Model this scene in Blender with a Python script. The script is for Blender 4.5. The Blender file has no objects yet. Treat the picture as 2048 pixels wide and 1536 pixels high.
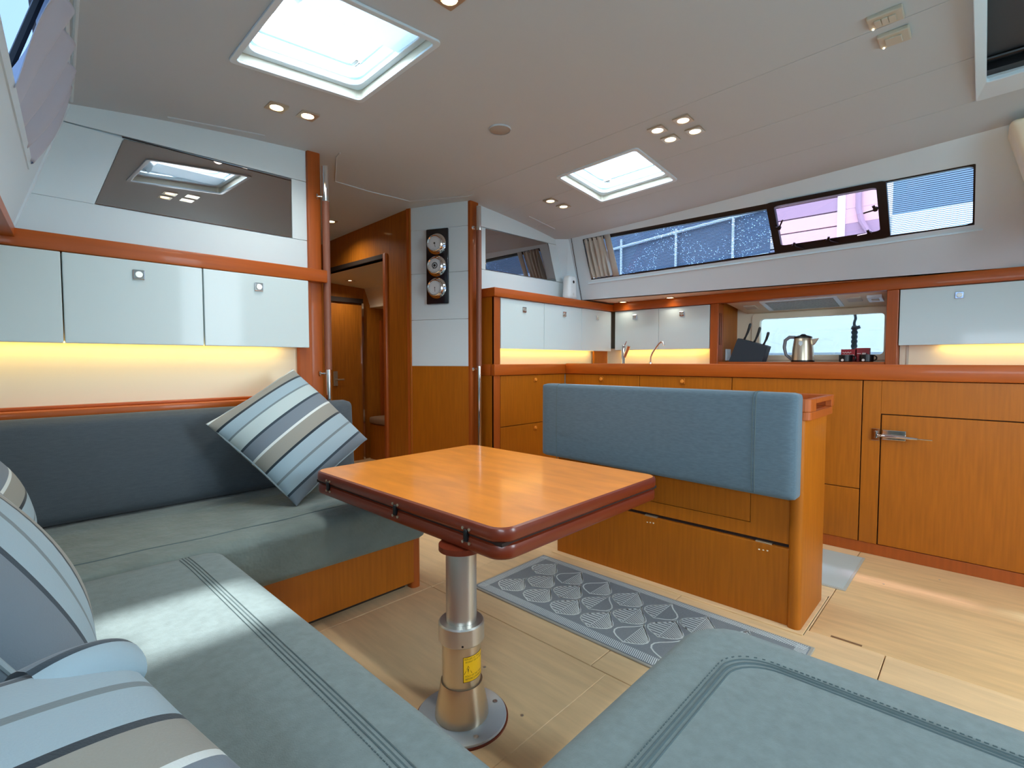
import bpy, bmesh, math, random
from mathutils import Vector, Matrix
random.seed(7)
S = bpy.context.scene
COL = S.collection
R = math.radians

# ------------------------------------------------------------------ camera
# metres; +X = across the boat to starboard, +Y = towards the bow, floor z = 0
cam = bpy.data.cameras.new('camera'); cam_o = bpy.data.objects.new('camera', cam); COL.objects.link(cam_o)
cam.sensor_width = 36.0; cam.lens = 1003.0 / 2048 * 36; cam.clip_start = 0.02; cam.clip_end = 200
cam_o.location = (0, 0, 1.0); cam_o.rotation_euler = (R(90 - 2.626), 0, R(-46.7))
S.camera = cam_o

# ------------------------------------------------------------------ world, sun, exposure
W = bpy.data.worlds.new('overcast'); S.world = W; W.use_nodes = True
bg = W.node_tree.nodes['Background']; bg.inputs[0].default_value = (0.76, 0.90, 1.0, 1); bg.inputs[1].default_value = 17.0
sun = bpy.data.lights.new('sun', 'SUN'); sun.energy = 9; sun.angle = R(3); sun.color = (1, .97, .92)
sun_o = bpy.data.objects.new('sun', sun); COL.objects.link(sun_o)
sun_o.rotation_euler = Vector((-.53, -.425, -1.64)).to_track_quat('-Z', 'Y').to_euler()
S.view_settings.view_transform = 'Standard'; S.view_settings.look = 'None'
S.view_settings.gamma = 1; S.view_settings.use_curve_mapping = False
S.view_settings.exposure = 0.26
S.cycles.use_denoising = True
S.cycles.max_bounces = 10; S.cycles.diffuse_bounces = 6; S.cycles.glossy_bounces = 5
S.cycles.transparent_max_bounces = 16; S.cycles.caustics_reflective = False; S.cycles.caustics_refractive = False
S.cycles.sample_clamp_indirect = 6
def portal(loc, size, direction):
    l = bpy.data.lights.new('daylight_portal', 'AREA'); l.shape = 'RECTANGLE'; l.size, l.size_y = size
    l.cycles.is_portal = True
    o = bpy.data.objects.new('daylight_portal', l); COL.objects.link(o); o.location = loc
    o.rotation_euler = Vector(direction).to_track_quat('-Z', 'Y').to_euler()
portal((.872, 1.655, 2.20), (.62, .66), (0, 0, -1))
portal((2.59, 1.60, 2.20), (.62, .66), (0, 0, -1))
portal((1.80, -1.44, 1.38), (.62, 1.4), (0, 1, 0))
portal((-.45, -.415, 1.145), (1.27, .39), (1, 0, 0))
portal((-.04, 1.12, 1.785), (2.45, .30), (1, 0, -.3))

# ------------------------------------------------------------------ helpers
def lin(c):
    return tuple(((v / 255) / 12.92 if v / 255 <= .04045 else ((v / 255 + .055) / 1.055) ** 2.4) for v in c)

class MB:
    def __init__(s): s.bm = bmesh.new()
    def face(s, pts):
        return s.bm.faces.new([s.bm.verts.new(p) for p in pts])
    def hexa(s, lo, hi):
        a = [s.bm.verts.new(p) for p in lo]; b = [s.bm.verts.new(p) for p in hi]; n = len(a)
        s.bm.faces.new(a[::-1]); s.bm.faces.new(b)
        for i in range(n): s.bm.faces.new((a[i], a[(i + 1) % n], b[(i + 1) % n], b[i]))
        return s
    def box(s, x0, x1, y0, y1, z0, z1):
        return s.hexa([(x0, y0, z0), (x1, y0, z0), (x1, y1, z0), (x0, y1, z0)],
                      [(x0, y0, z1), (x1, y0, z1), (x1, y1, z1), (x0, y1, z1)])
    def obox(s, c, ax, ay, az):
        c, ax, ay, az = map(Vector, (c, ax, ay, az))
        f = [c - ax - ay - az, c + ax - ay - az, c + ax + ay - az, c - ax + ay - az]
        return s.hexa(f, [p + 2 * az for p in f])
    def prism(s, poly, vec):
        v = Vector(vec); return s.hexa([Vector(p) for p in poly], [Vector(p) + v for p in poly])
    def lathe(s, prof, c, axis=(0, 0, 1), n=32, a0=0.0, a1=2 * math.pi):
        c = Vector(c); q = Vector((0, 0, 1)).rotation_difference(Vector(axis).normalized())
        full = abs(a1 - a0 - 2 * math.pi) < 1e-6; m = n if full else n + 1
        rings = []
        for r, h in prof:
            if r < 1e-6: rings.append([s.bm.verts.new(c + q @ Vector((0, 0, h)))])
            else: rings.append([s.bm.verts.new(c + q @ Vector((r * math.cos(a0 + (a1 - a0) * i / n), r * math.sin(a0 + (a1 - a0) * i / n), h))) for i in range(m)])
        for A, B in zip(rings[:-1], rings[1:]):
            for i in range(n):
                j = (i + 1) % m
                if len(A) == 1 and len(B) == 1: continue
                if len(A) == 1: s.bm.faces.new((A[0], B[j], B[i]))
                elif len(B) == 1: s.bm.faces.new((A[i], A[j], B[0]))
                else: s.bm.faces.new((A[i], A[j], B[j], B[i]))
        return s
    def cyl(s, p0, p1, r, n=20, r1=None):
        p0, p1 = Vector(p0), Vector(p1); L = (p1 - p0).length; r1 = r if r1 is None else r1
        return s.lathe([(0, 0), (r, 0), (r1, L), (0, L)], p0, p1 - p0, n)
    def tube(s, pts, r, n=8, closed=False):
        pts = [Vector(p) for p in pts]; N = len(pts); rings = []; up = None
        for i, p in enumerate(pts):
            a = pts[i - 1] if (i or closed) else pts[0]; b = pts[(i + 1) % N] if (i < N - 1 or closed) else pts[-1]
            t = (b - a).normalized()
            if up is None: up = t.orthogonal().normalized()
            up = (up - t * up.dot(t)).normalized(); w = t.cross(up)
            rr = r[i] if isinstance(r, (list, tuple)) else r
            rings.append([s.bm.verts.new(p + (up * math.cos(2 * math.pi * k / n) + w * math.sin(2 * math.pi * k / n)) * rr) for k in range(n)])
        for i in range(N if closed else N - 1):
            A, B = rings[i], rings[(i + 1) % N]
            for k in range(n): s.bm.faces.new((A[k], A[(k + 1) % n], B[(k + 1) % n], B[k]))
        if not closed: s.bm.faces.new(rings[0][::-1]); s.bm.faces.new(rings[-1])
        return s
    def grid(s, fn, nu, nv):
        v = [[s.bm.verts.new(fn(i / nu, j / nv)) for j in range(nv + 1)] for i in range(nu + 1)]
        for i in range(nu):
            for j in range(nv): s.bm.faces.new((v[i][j], v[i + 1][j], v[i + 1][j + 1], v[i][j + 1]))
        return s
    def rbox(s, a, b, r, n=14, warp=None):
        a, b = Vector(a), Vector(b); c = (a + b) / 2; h = (b - a) / 2
        r = min(r, *h)
        tmp = bmesh.new(); bmesh.ops.create_cube(tmp, size=2)
        bmesh.ops.subdivide_edges(tmp, edges=tmp.edges[:], cuts=n, use_grid_fill=True)
        mp = {}
        for v in tmp.verts:
            p = Vector()
            for k in range(3):
                m = max(abs(h[k]), 1e-6); t = v.co[k]
                e = min(.5, 3 * r / m) if m > 3 * r else 1     # gather rows near the rounding
                p[k] = m * math.copysign(abs(t) ** (.55 if m > 3 * r else 1), t)
            q = Vector([max(-(h[k] - r), min(h[k] - r, p[k])) for k in range(3)])
            d = p - q
            if d.length > 1e-9: p = q + d.normalized() * r
            p = c + p
            if warp: p = Vector(warp(p, v.co))
            mp[v] = s.bm.verts.new(p)
        for f in tmp.faces: s.bm.faces.new([mp[v] for v in f.verts])
        tmp.free(); return s
    def build(s, name, m, parent=None, bevel=0, seg=2, smooth=40, loc=None):
        bm = s.bm; bmesh.ops.recalc_face_normals(bm, faces=bm.faces[:])
        if bevel:
            es = [e for e in bm.edges if len(e.link_faces) == 2 and e.calc_face_angle(0) > R(35)]
            bmesh.ops.bevel(bm, geom=es, offset=bevel, segments=seg, profile=.5, affect='EDGES', clamp_overlap=True)
        base = Vector((0, 0, 0))
        if parent is not None: base = Vector(parent.get('_base', (0, 0, 0)))
        elif loc is not None: base = Vector(loc)
        else:
            xs = [v.co.x for v in bm.verts]; ys = [v.co.y for v in bm.verts]; zs = [v.co.z for v in bm.verts]
            base = Vector(((min(xs) + max(xs)) / 2, (min(ys) + max(ys)) / 2, min(zs)))
        bmesh.ops.translate(bm, verts=bm.verts[:], vec=-base)
        me = bpy.data.meshes.new(name); bm.to_mesh(me); bm.free()
        if bevel and bevel <= .0045 and seg <= 2: smooth = 0      # flat panels keep flat reflections
        if smooth:
            me.polygons.foreach_set('use_smooth', [True] * len(me.polygons)); me.set_sharp_from_angle(angle=R(smooth))
        me.materials.append(m)
        o = bpy.data.objects.new(name, me); COL.objects.link(o); o['_base'] = base
        if parent is not None: o.parent = parent
        else: o.location = base
        return o

def tag(o, label, cat, group=None):
    o['label'] = label; o['category'] = cat
    if group: o['group'] = group
    return o
def thing(name, label, cat, loc, group=None):
    o = bpy.data.objects.new(name, None); COL.objects.link(o); o.location = loc; o['_base'] = Vector(loc)
    o.empty_display_size = .05
    return tag(o, label, cat, group)
def struct(o): o['kind'] = 'structure'; return o
def shell(name):
    o = bpy.data.objects.new(name, None); COL.objects.link(o); o['_base'] = Vector((0, 0, 0)); o['kind'] = 'structure'; return o
def dup(root, offset):
    r = root.copy(); COL.objects.link(r); r.location = root.location + Vector(offset)
    for ch in list(root.children):
        c = ch.copy(); COL.objects.link(c); c.parent = r
        for g in list(ch.children):
            d = g.copy(); COL.objects.link(d); d.parent = c
    return r

# ------------------------------------------------------------------ materials
def mat(name, col, rough=.5, metal=0, coat=0, spec=.5, bdist=.004, var=0, vscale=(1, 1, 1), vn=8, bump=0, bscale=None, emit=None, es=0, coat_rough=.08, sheen=0):
    m = bpy.data.materials.new(name); m.use_nodes = True; nt = m.node_tree; b = nt.nodes['Principled BSDF']
    c = (*lin(col), 1); b.inputs['Base Color'].default_value = c
    b.inputs['Roughness'].default_value = rough; b.inputs['Metallic'].default_value = metal
    b.inputs['Coat Weight'].default_value = coat; b.inputs['Coat Roughness'].default_value = coat_rough
    b.inputs['Specular IOR Level'].default_value = spec
    if sheen: b.inputs['Sheen Weight'].default_value = sheen
    if emit: b.inputs['Emission Color'].default_value = (*lin(emit), 1); b.inputs['Emission Strength'].default_value = es
    if var or bump:
        tc = nt.nodes.new('ShaderNodeTexCoord'); mp = nt.nodes.new('ShaderNodeMapping'); mp.inputs['Scale'].default_value = vscale
        nt.links.new(tc.outputs['Object'], mp.inputs[0])
        nz = nt.nodes.new('ShaderNodeTexNoise'); nz.inputs['Scale'].default_value = vn; nz.inputs['Detail'].default_value = 6
        nt.links.new(mp.outputs[0], nz.inputs['Vector'])
        if var:
            rp = nt.nodes.new('ShaderNodeValToRGB'); rp.color_ramp.elements[0].position = .3; rp.color_ramp.elements[1].position = .7
            rp.color_ramp.elements[0].color = (*[v * (1 - var) for v in c[:3]], 1)
            rp.color_ramp.elements[1].color = (*[min(1, v * (1 + var)) for v in c[:3]], 1)
            nt.links.new(nz.outputs['Fac'], rp.inputs[0]); nt.links.new(rp.outputs[0], b.inputs['Base Color'])
        if bump:
            bp = nt.nodes.new('ShaderNodeBump'); bp.inputs['Strength'].default_value = bump; bp.inputs['Distance'].default_value = bdist
            if bscale:
                n2 = nt.nodes.new('ShaderNodeTexNoise'); n2.inputs['Scale'].default_value = bscale; n2.inputs['Detail'].default_value = 3
                nt.links.new(tc.outputs['Object'], n2.inputs['Vector']); nt.links.new(n2.outputs['Fac'], bp.inputs['Height'])
            else: nt.links.new(nz.outputs['Fac'], bp.inputs['Height'])
            nt.links.new(bp.outputs[0], b.inputs['Normal'])
    return m
GZ, GX, GY = (22, 22, 1.3), (1.3, 22, 22), (22, 1.3, 22)
M = {}
M['oak'] = mat('honey_oak', (168, 94, 12), .46, coat=.08, spec=.3, var=.11, vscale=GZ, vn=4, coat_rough=.15)
M['oak_y'] = mat('honey_oak_rail_y', (172, 82, 18), .42, coat=.10, spec=.35, var=.10, vscale=GY, vn=3)
M['oak_x'] = mat('honey_oak_rail_x', (172, 82, 18), .42, coat=.10, spec=.35, var=.10, vscale=GX, vn=3)
M['trim_v'] = mat('reddish_post_wood', (164, 80, 24), .46, coat=.08, spec=.35, var=.10, vscale=GZ, vn=3)
M['brown'] = mat('passage_wood', (168, 98, 22), .46, coat=.1, spec=.3, var=.16, vscale=GZ, vn=4)
M['tabletop'] = mat('table_veneer', (230, 142, 50), .34, coat=.35, var=.13, vscale=(5, 1.2, 5), vn=4, coat_rough=.12)
M['tableedge'] = mat('table_edging', (112, 42, 20), .34, coat=.25, spec=.4, var=.05, vscale=GX, vn=2, coat_rough=.12)
M['gap'] = mat('dark_gap', (38, 18, 10), .8)
M['white'] = mat('white_panel', (212, 226, 230), .45, spec=.4)
M['gloss'] = mat('gloss_white_door', (206, 222, 222), .4, coat=.22, coat_rough=.07, spec=.3)
M['ceil'] = mat('headliner', (194, 204, 209), .65, spec=.3)
M['grp'] = mat('moulded_plastic', (214, 230, 238), .35, coat=.2)
M['cream'] = mat('cream_liner', (236, 226, 200), .55)
M['subfloor'] = mat('subfloor', (60, 42, 26), .8)
M['floor'] = mat('pale_bamboo', (234, 202, 154), .38, coat=.15, var=.08, vscale=(14, 1.6, 14), vn=3, coat_rough=.2)
M['floor2'] = mat('pale_bamboo_galley', (226, 190, 138), .38, coat=.15, var=.10, vscale=(14, 1.6, 14), vn=3, coat_rough=.2)
M['seat'] = mat('grey_canvas', (112, 126, 126), .9, spec=.2, var=.09, vscale=(1, 1, 1), vn=55, bump=.25, bscale=420, sheen=.15)
M['seat_w'] = mat('grey_canvas_creased', (112, 124, 120), .9, spec=.2, var=.12, vscale=(1, 1, 1), vn=9, bump=.55, bscale=16, bdist=.02, sheen=.15)
M['back'] = mat('slate_canvas', (78, 86, 92), .9, spec=.2, var=.08, vscale=(1, 6, 6), vn=40, bump=.2, bscale=420, sheen=.15)
M['bench'] = mat('blue_grey_canvas', (90, 110, 122), .9, spec=.2, var=.10, vscale=(6, 1, 6), vn=40, bump=.2, bscale=420, sheen=.15)
M['seam'] = mat('seam_thread', (82, 98, 100), .9)
M['chrome'] = mat('chrome', (225, 225, 225), .08, metal=1)
M['steel'] = mat('brushed_aluminium', (205, 202, 194), .34, metal=.85)
M['satin'] = mat('satin_steel', (206, 192, 168), .3, metal=.85)
M['plate'] = mat('anodised_plate', (196, 208, 214), .25, metal=.25)
M['black'] = mat('black_satin', (12, 14, 17), .35)
M['blackframe'] = mat('black_frame', (8, 9, 14), .4)
M['navy'] = mat('navy_board', (10, 20, 30), .25, coat=.6)
M['leather'] = mat('brown_leather', (132, 80, 58), .45)
M['dial'] = mat('dial_white', (216, 222, 224), .3, coat=.5)
M['yellow'] = mat('warning_yellow', (238, 188, 20), .45)
M['ink'] = mat('label_ink', (58, 26, 10), .6)
M['red'] = mat('red_card', (158, 30, 38), .45)
M['whiteink'] = mat('white_ink', (235, 225, 220), .6)
M['curtain'] = mat('curtain_cloth', (186, 182, 172), .9, sheen=.2)
M['curtain2'] = mat('curtain_lilac', (182, 186, 200), .9, sheen=.2)
M['blind'] = mat('dark_blind', (62, 66, 70), .6)
M['knifeblock'] = mat('slate_block', (38, 50, 60), .55)
M['mat'] = mat('grey_mat', (178, 186, 182), .9, bump=.2, bscale=300)
M['rug'] = mat('rug_ground', (132, 141, 147), .95, var=.07, vn=160, bump=.3, bscale=500)
M['rugline'] = mat('rug_line', (226, 236, 236), .95)
M['rugedge'] = mat('rug_binding', (176, 172, 160), .95)
M['beige'] = mat('beige_switch', (196, 190, 172), .5)
M['filter'] = mat('hood_filter', (150, 142, 128), .5, metal=.4, var=.25, vn=90)
M['lamp'] = mat('lamp_lens', (255, 246, 220), .4, emit=(255, 232, 190), es=7)
M['rope'] = mat('dark_rope', (50, 62, 78), .9)
M['dark'] = mat('dark_interior', (40, 24, 12), .8)
M['strip'] = mat('light_strip', (255, 240, 200), .4, emit=(255, 214, 130), es=4)
M['seatin'] = mat('berth_fabric', (150, 120, 92), .9)

def glass(name, col, gloss=.06, stripes=0, drops=False, blindcol=(40, 60, 90), blindmix=.5):
    m = bpy.data.materials.new(name); m.use_nodes = True; nt = m.node_tree; nt.nodes.clear()
    out = nt.nodes.new('ShaderNodeOutputMaterial'); tr = nt.nodes.new('ShaderNodeBsdfTransparent'); gl = nt.nodes.new('ShaderNodeBsdfGlossy')
    tr.inputs[0].default_value = (*col, 1); gl.inputs['Roughness'].default_value = .02
    mx = nt.nodes.new('ShaderNodeMixShader'); mx.inputs[0].default_value = gloss
    last = tr.outputs[0]
    tc = nt.nodes.new('ShaderNodeTexCoord')
    if drops:
        vo = nt.nodes.new('ShaderNodeTexVoronoi'); vo.inputs['Scale'].default_value = 75; nt.links.new(tc.outputs['Object'], vo.inputs['Vector'])
        lt = nt.nodes.new('ShaderNodeMath'); lt.operation = 'LESS_THAN'; lt.inputs[1].default_value = .26; nt.links.new(vo.outputs['Distance'], lt.inputs[0])
        nz = nt.nodes.new('ShaderNodeTexNoise'); nz.inputs['Scale'].default_value = 3; nt.links.new(tc.outputs['Object'], nz.inputs['Vector'])
        g2 = nt.nodes.new('ShaderNodeMath'); g2.operation = 'GREATER_THAN'; g2.inputs[1].default_value = .5; nt.links.new(nz.outputs['Fac'], g2.inputs[0])
        ml = nt.nodes.new('ShaderNodeMath'); ml.operation = 'MULTIPLY'; nt.links.new(lt.outputs[0], ml.inputs[0]); nt.links.new(g2.outputs[0], ml.inputs[1])
        t2 = nt.nodes.new('ShaderNodeBsdfTransparent'); t2.inputs[0].default_value = (*[min(1, v * 4.5) for v in col], 1)
        m3 = nt.nodes.new('ShaderNodeMixShader'); nt.links.new(ml.outputs[0], m3.inputs[0]); nt.links.new(last, m3.inputs[1]); nt.links.new(t2.outputs[0], m3.inputs[2]); last = m3.outputs[0]
    if stripes:
        sp = nt.nodes.new('ShaderNodeSeparateXYZ'); nt.links.new(tc.outputs['Object'], sp.inputs[0])
        mu = nt.nodes.new('ShaderNodeMath'); mu.operation = 'MULTIPLY'; mu.inputs[1].default_value = stripes; nt.links.new(sp.outputs['Z'], mu.inputs[0])
        fr = nt.nodes.new('ShaderNodeMath'); fr.operation = 'FRACT'; nt.links.new(mu.outputs[0], fr.inputs[0])
        lt = nt.nodes.new('ShaderNodeMath'); lt.operation = 'LESS_THAN'; lt.inputs[1].default_value = blindmix; nt.links.new(fr.outputs[0], lt.inputs[0])
        t2 = nt.nodes.new('ShaderNodeBsdfTransparent'); t2.inputs[0].default_value = (*[v * .35 for v in col], 1)
        df = nt.nodes.new('ShaderNodeBsdfDiffuse'); df.inputs[0].default_value = (*lin(blindcol), 1)
        m3 = nt.nodes.new('ShaderNodeMixShader'); m3.inputs[0].default_value = .5; nt.links.new(t2.outputs[0], m3.inputs[1]); nt.links.new(df.outputs[0], m3.inputs[2])
        m4 = nt.nodes.new('ShaderNodeMixShader'); nt.links.new(lt.outputs[0], m4.inputs[0]); nt.links.new(last, m4.inputs[1]); nt.links.new(m3.outputs[0], m4.inputs[2]); last = m4.outputs[0]
    nt.links.new(last, mx.inputs[1]); nt.links.new(gl.outputs[0], mx.inputs[2]); nt.links.new(mx.outputs[0], out.inputs[0])
    return m
M['hatchglass'] = glass('hatch_acrylic', (.92, .96, 1.0), .04)
M['rainglass'] = glass('rainy_tinted_glass', (.10, .135, .20), .05, stripes=125, drops=True, blindcol=(70, 84, 110), blindmix=.42)
M['blindglass'] = glass('blind_tinted_glass', (.20, .27, .36), .05, stripes=120, blindcol=(70, 92, 120), blindmix=.45)
M['lilacglass'] = glass('lilac_acrylic', (.155, .118, .170), .04)
def cloth(name, col):
    m = bpy.data.materials.new(name); m.use_nodes = True; nt = m.node_tree; nt.nodes.clear()
    out = nt.nodes.new('ShaderNodeOutputMaterial'); d = nt.nodes.new('ShaderNodeBsdfDiffuse'); t = nt.nodes.new('ShaderNodeBsdfTranslucent'); mx = nt.nodes.new('ShaderNodeMixShader')
    d.inputs[0].default_value = (*lin(col), 1); t.inputs[0].default_value = (*lin(col), 1); mx.inputs[0].default_value = .3
    nt.links.new(d.outputs[0], mx.inputs[1]); nt.links.new(t.outputs[0], mx.inputs[2]); nt.links.new(mx.outputs[0], out.inputs[0]); return m
M['shade'] = cloth('hatch_shade_cloth', (226, 236, 240))
M['galleyglass'] = glass('galley_window_glass', (.34, .375, .405), .04)
M['smokeglass'] = glass('smoked_glass', (.10, .13, .19), .08)
def mirror(name, tint, dark):
    m = bpy.data.materials.new(name); m.use_nodes = True; b = m.node_tree.nodes['Principled BSDF']
    b.inputs['Base Color'].default_value = (*tint, 1); b.inputs['Metallic'].default_value = 1; b.inputs['Roughness'].default_value = .015
    return m
M['mirror'] = mirror('bronze_mirror', (.42, .38, .37), 0)

def stripes(name, stops, axis_len):
    m = bpy.data.materials.new(name); m.use_nodes = True; nt = m.node_tree; b = nt.nodes['Principled BSDF']
    b.inputs['Roughness'].default_value = .85; b.inputs['Specular IOR Level'].default_value = .2; b.inputs['Sheen Weight'].default_value = .2
    tc = nt.nodes.new('ShaderNodeTexCoord'); sp = nt.nodes.new('ShaderNodeSeparateXYZ'); nt.links.new(tc.outputs['Object'], sp.inputs[0])
    mr = nt.nodes.new('ShaderNodeMapRange'); mr.inputs[1].default_value = -axis_len; mr.inputs[2].default_value = axis_len
    nt.links.new(sp.outputs['X'], mr.inputs[0])
    rp = nt.nodes.new('ShaderNodeValToRGB'); cr = rp.color_ramp; cr.interpolation = 'CONSTANT'
    while len(cr.elements) > 1: cr.elements.remove(cr.elements[-1])
    for i, (p, c) in enumerate(stops):
        e = cr.elements[0] if i == 0 else cr.elements.new(p)
        e.position = p; e.color = (*lin(c), 1)
    nt.links.new(mr.outputs[0], rp.inputs[0])
    nz = nt.nodes.new('ShaderNodeTexNoise'); nz.inputs['Scale'].default_value = 350
    nt.links.new(tc.outputs['Object'], nz.inputs['Vector'])
    bp = nt.nodes.new('ShaderNodeBump'); bp.inputs['Strength'].default_value = .2; bp.inputs['Distance'].default_value = .002
    nt.links.new(nz.outputs['Fac'], bp.inputs['Height']); nt.links.new(bp.outputs[0], b.inputs['Normal'])
    nt.links.new(rp.outputs[0], b.inputs['Base Color']); return m
LB, PB, TP, GB = (150, 172, 182), (176, 192, 192), (142, 142, 134), (112, 124, 134)
DK, MG, WH = (36, 48, 56), (112, 126, 130), (208, 216, 214)
PILLOW = [(0, TP), (.03, WH), (.046, TP), (.120, DK), (.138, LB), (.232, MG), (.248, PB), (.358, (52, 66, 76)), (.376, GB), (.482, WH), (.502, TP), (.612, DK), (.632, LB), (.738, MG), (.754, LB), (.862, (52, 66, 76)), (.880, GB)]
M['pillow'] = stripes('striped_pillow', PILLOW, .25)

# ------------------------------------------------------------------ shell: floor
YB = 2.53                                                     # aft face of the forward bulkhead
def sP(y, z): return .095 + .335 * (z - 1.467) + .10 * (y - YB)      # port coachroof side
def ceil(x, y): return 2.075 + .033 * (YB - y) - .05 * (x - 1.75) ** 2
floor = struct(MB().box(-.4, 4.4, -1.35, 6.1, -.06, -.012).build('floor', M['subfloor']))
g = .0016
def plank(x0, x1, y0, y1, m='floor', gx0=g, gx1=g, gy0=g, gy1=g):
    MB().box(x0 + gx0, x1 - gx1, y0 + gy0, y1 - gy1, -.012, 0).build('plank', M[m], floor, bevel=.0012, seg=1)
plank(-.4, 1.345, -1.35, .85, gy1=.0003); plank(-.4, 1.345, .85, 1.757, gy0=.0003, gy1=.002); plank(-.4, 1.345, 1.757, 6.1)
plank(1.345, 2.08, -1.35, .215, gx1=.0003); plank(1.345, 2.08, .215, .913, gx1=.0003); plank(1.345, 2.08, .913, 1.757); plank(1.345, 2.08, 1.757, 6.1)
plank(2.08, 3.14, -1.35, .445, 'floor2', gx0=.0003); plank(2.08, 3.14, .445, 2.4); plank(2.08, 4.4, 2.4, 6.1); plank(3.14, 4.4, -1.35, 2.4)
# finger slot and fasteners let into the planks
MB().obox((2.092, .33, .0004), (0, .047, 0), (.006, 0, 0), (0, 0, .0006)).build('finger_slot', mat('slot_wood', (130, 96, 66), .6), floor)
for x, y in ((1.018, .92), (1.10, 1.16), (.86, .80), (2.75, .30), (2.98, .12)):
    MB().cyl((x, y, 0), (x, y, .0012), .0045, 12).build('floor_screw', M['steel'], floor)
MB().tube([(2.03, .452, .0008), (2.44, .452, .0008)], .0015, 4).build('floor_seam', M['gap'], floor)

# ------------------------------------------------------------------ shell: ceiling
ceiling = shell('ceiling')
H1 = (.632, 1.113, 1.402, 1.910); H2 = (2.362, 2.817, 1.348, 1.854); HD = (1.42, 2.75, -.75, .048)
HOLES = (H1, H2, HD)
def cpatch(name, x0, x1, y0, y1, dz0, dz1, m, parent):
    xl = (lambda x, y: x) if x0 > 0 else (lambda x, y: (sP(y, 1.965) - .015) + (x - x0) / (x1 - x0) * (x1 - sP(y, 1.965) + .015))
    xs = sorted({x0, x1} | {v for h in HOLES for v in h[:2] if x0 < v < x1} | {x0 + (x1 - x0) * k / 6 for k in range(1, 6)})
    ys = sorted({y0, y1} | {v for h in HOLES for v in h[2:] if y0 < v < y1})
    mb = MB(); bm = mb.bm; V0, V1 = {}, {}
    for i, x in enumerate(xs):
        for j, y in enumerate(ys):
            V0[i, j] = bm.verts.new((xl(x, y), y, ceil(xl(x, y), y) + dz0)); V1[i, j] = bm.verts.new((xl(x, y), y, ceil(xl(x, y), y) + dz1))
    solid = {}
    for i in range(len(xs) - 1):
        for j in range(len(ys) - 1):
            cx, cy = (xs[i] + xs[i + 1]) / 2, (ys[j] + ys[j + 1]) / 2
            solid[i, j] = not any(h[0] < cx < h[1] and h[2] < cy < h[3] for h in HOLES)
    for (i, j), ok in solid.items():
        if not ok: continue
        bm.faces.new((V0[i, j], V0[i, j + 1], V0[i + 1, j + 1], V0[i + 1, j])); bm.faces.new((V1[i, j], V1[i + 1, j], V1[i + 1, j + 1], V1[i, j + 1]))
        for (di, dj), a, b in (((-1, 0), (i, j), (i, j + 1)), ((1, 0), (i + 1, j), (i + 1, j + 1)), ((0, -1), (i, j), (i + 1, j)), ((0, 1), (i, j + 1), (i + 1, j + 1))):
            if not solid.get((i + di, j + dj), False): bm.faces.new((V0[a], V0[b], V1[b], V1[a]))
    loose = [v for v in bm.verts if not v.link_faces]
    bmesh.ops.delete(bm, geom=loose, context='VERTS')
    return mb.build(name, m, parent, smooth=25)
cpatch('ceiling_backing', -.2, .62, -1.35, 6.1, .014, .05, M['ceil'], ceiling); cpatch('ceiling_backing', .62, 3.30, -1.35, 6.1, .014, .05, M['ceil'], ceiling)
sg = .0012
for a, b in ((-.2, .62), (.62, 2.155), (2.155, 2.562), (2.562, 2.905), (2.905, 3.30)):
    cpatch('ceiling_panel', a + (sg if a > .9 else 0), b - (sg if b > 1 else 0), -1.35, 6.1, 0, .014, M['ceil'], ceiling)
def cstrip(pts, w, t, name, m, parent):                      # a thin raised bead under the headliner
    mb = MB()
    mb.tube([(x, y, ceil(x, y) - t * .3) for x, y in pts], w, 6); return mb.build(name, m, parent)
cstrip([(1.304, 2.44), (1.315, 2.50), (1.476, 2.826), (1.70, 2.845), (2.0, 2.816), (2.203, 2.47), (2.21, 2.42)], .004, .004, 'ceiling_bead', M['ceil'], ceiling)
cstrip([(.565, 2.485), (.94, 2.46)], .004, .004, 'ceiling_bead', M['ceil'], ceiling)
cstrip([(2.72, 2.40), (3.02, 2.40)], .004, .004, 'ceiling_bead', M['ceil'], ceiling)

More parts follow.
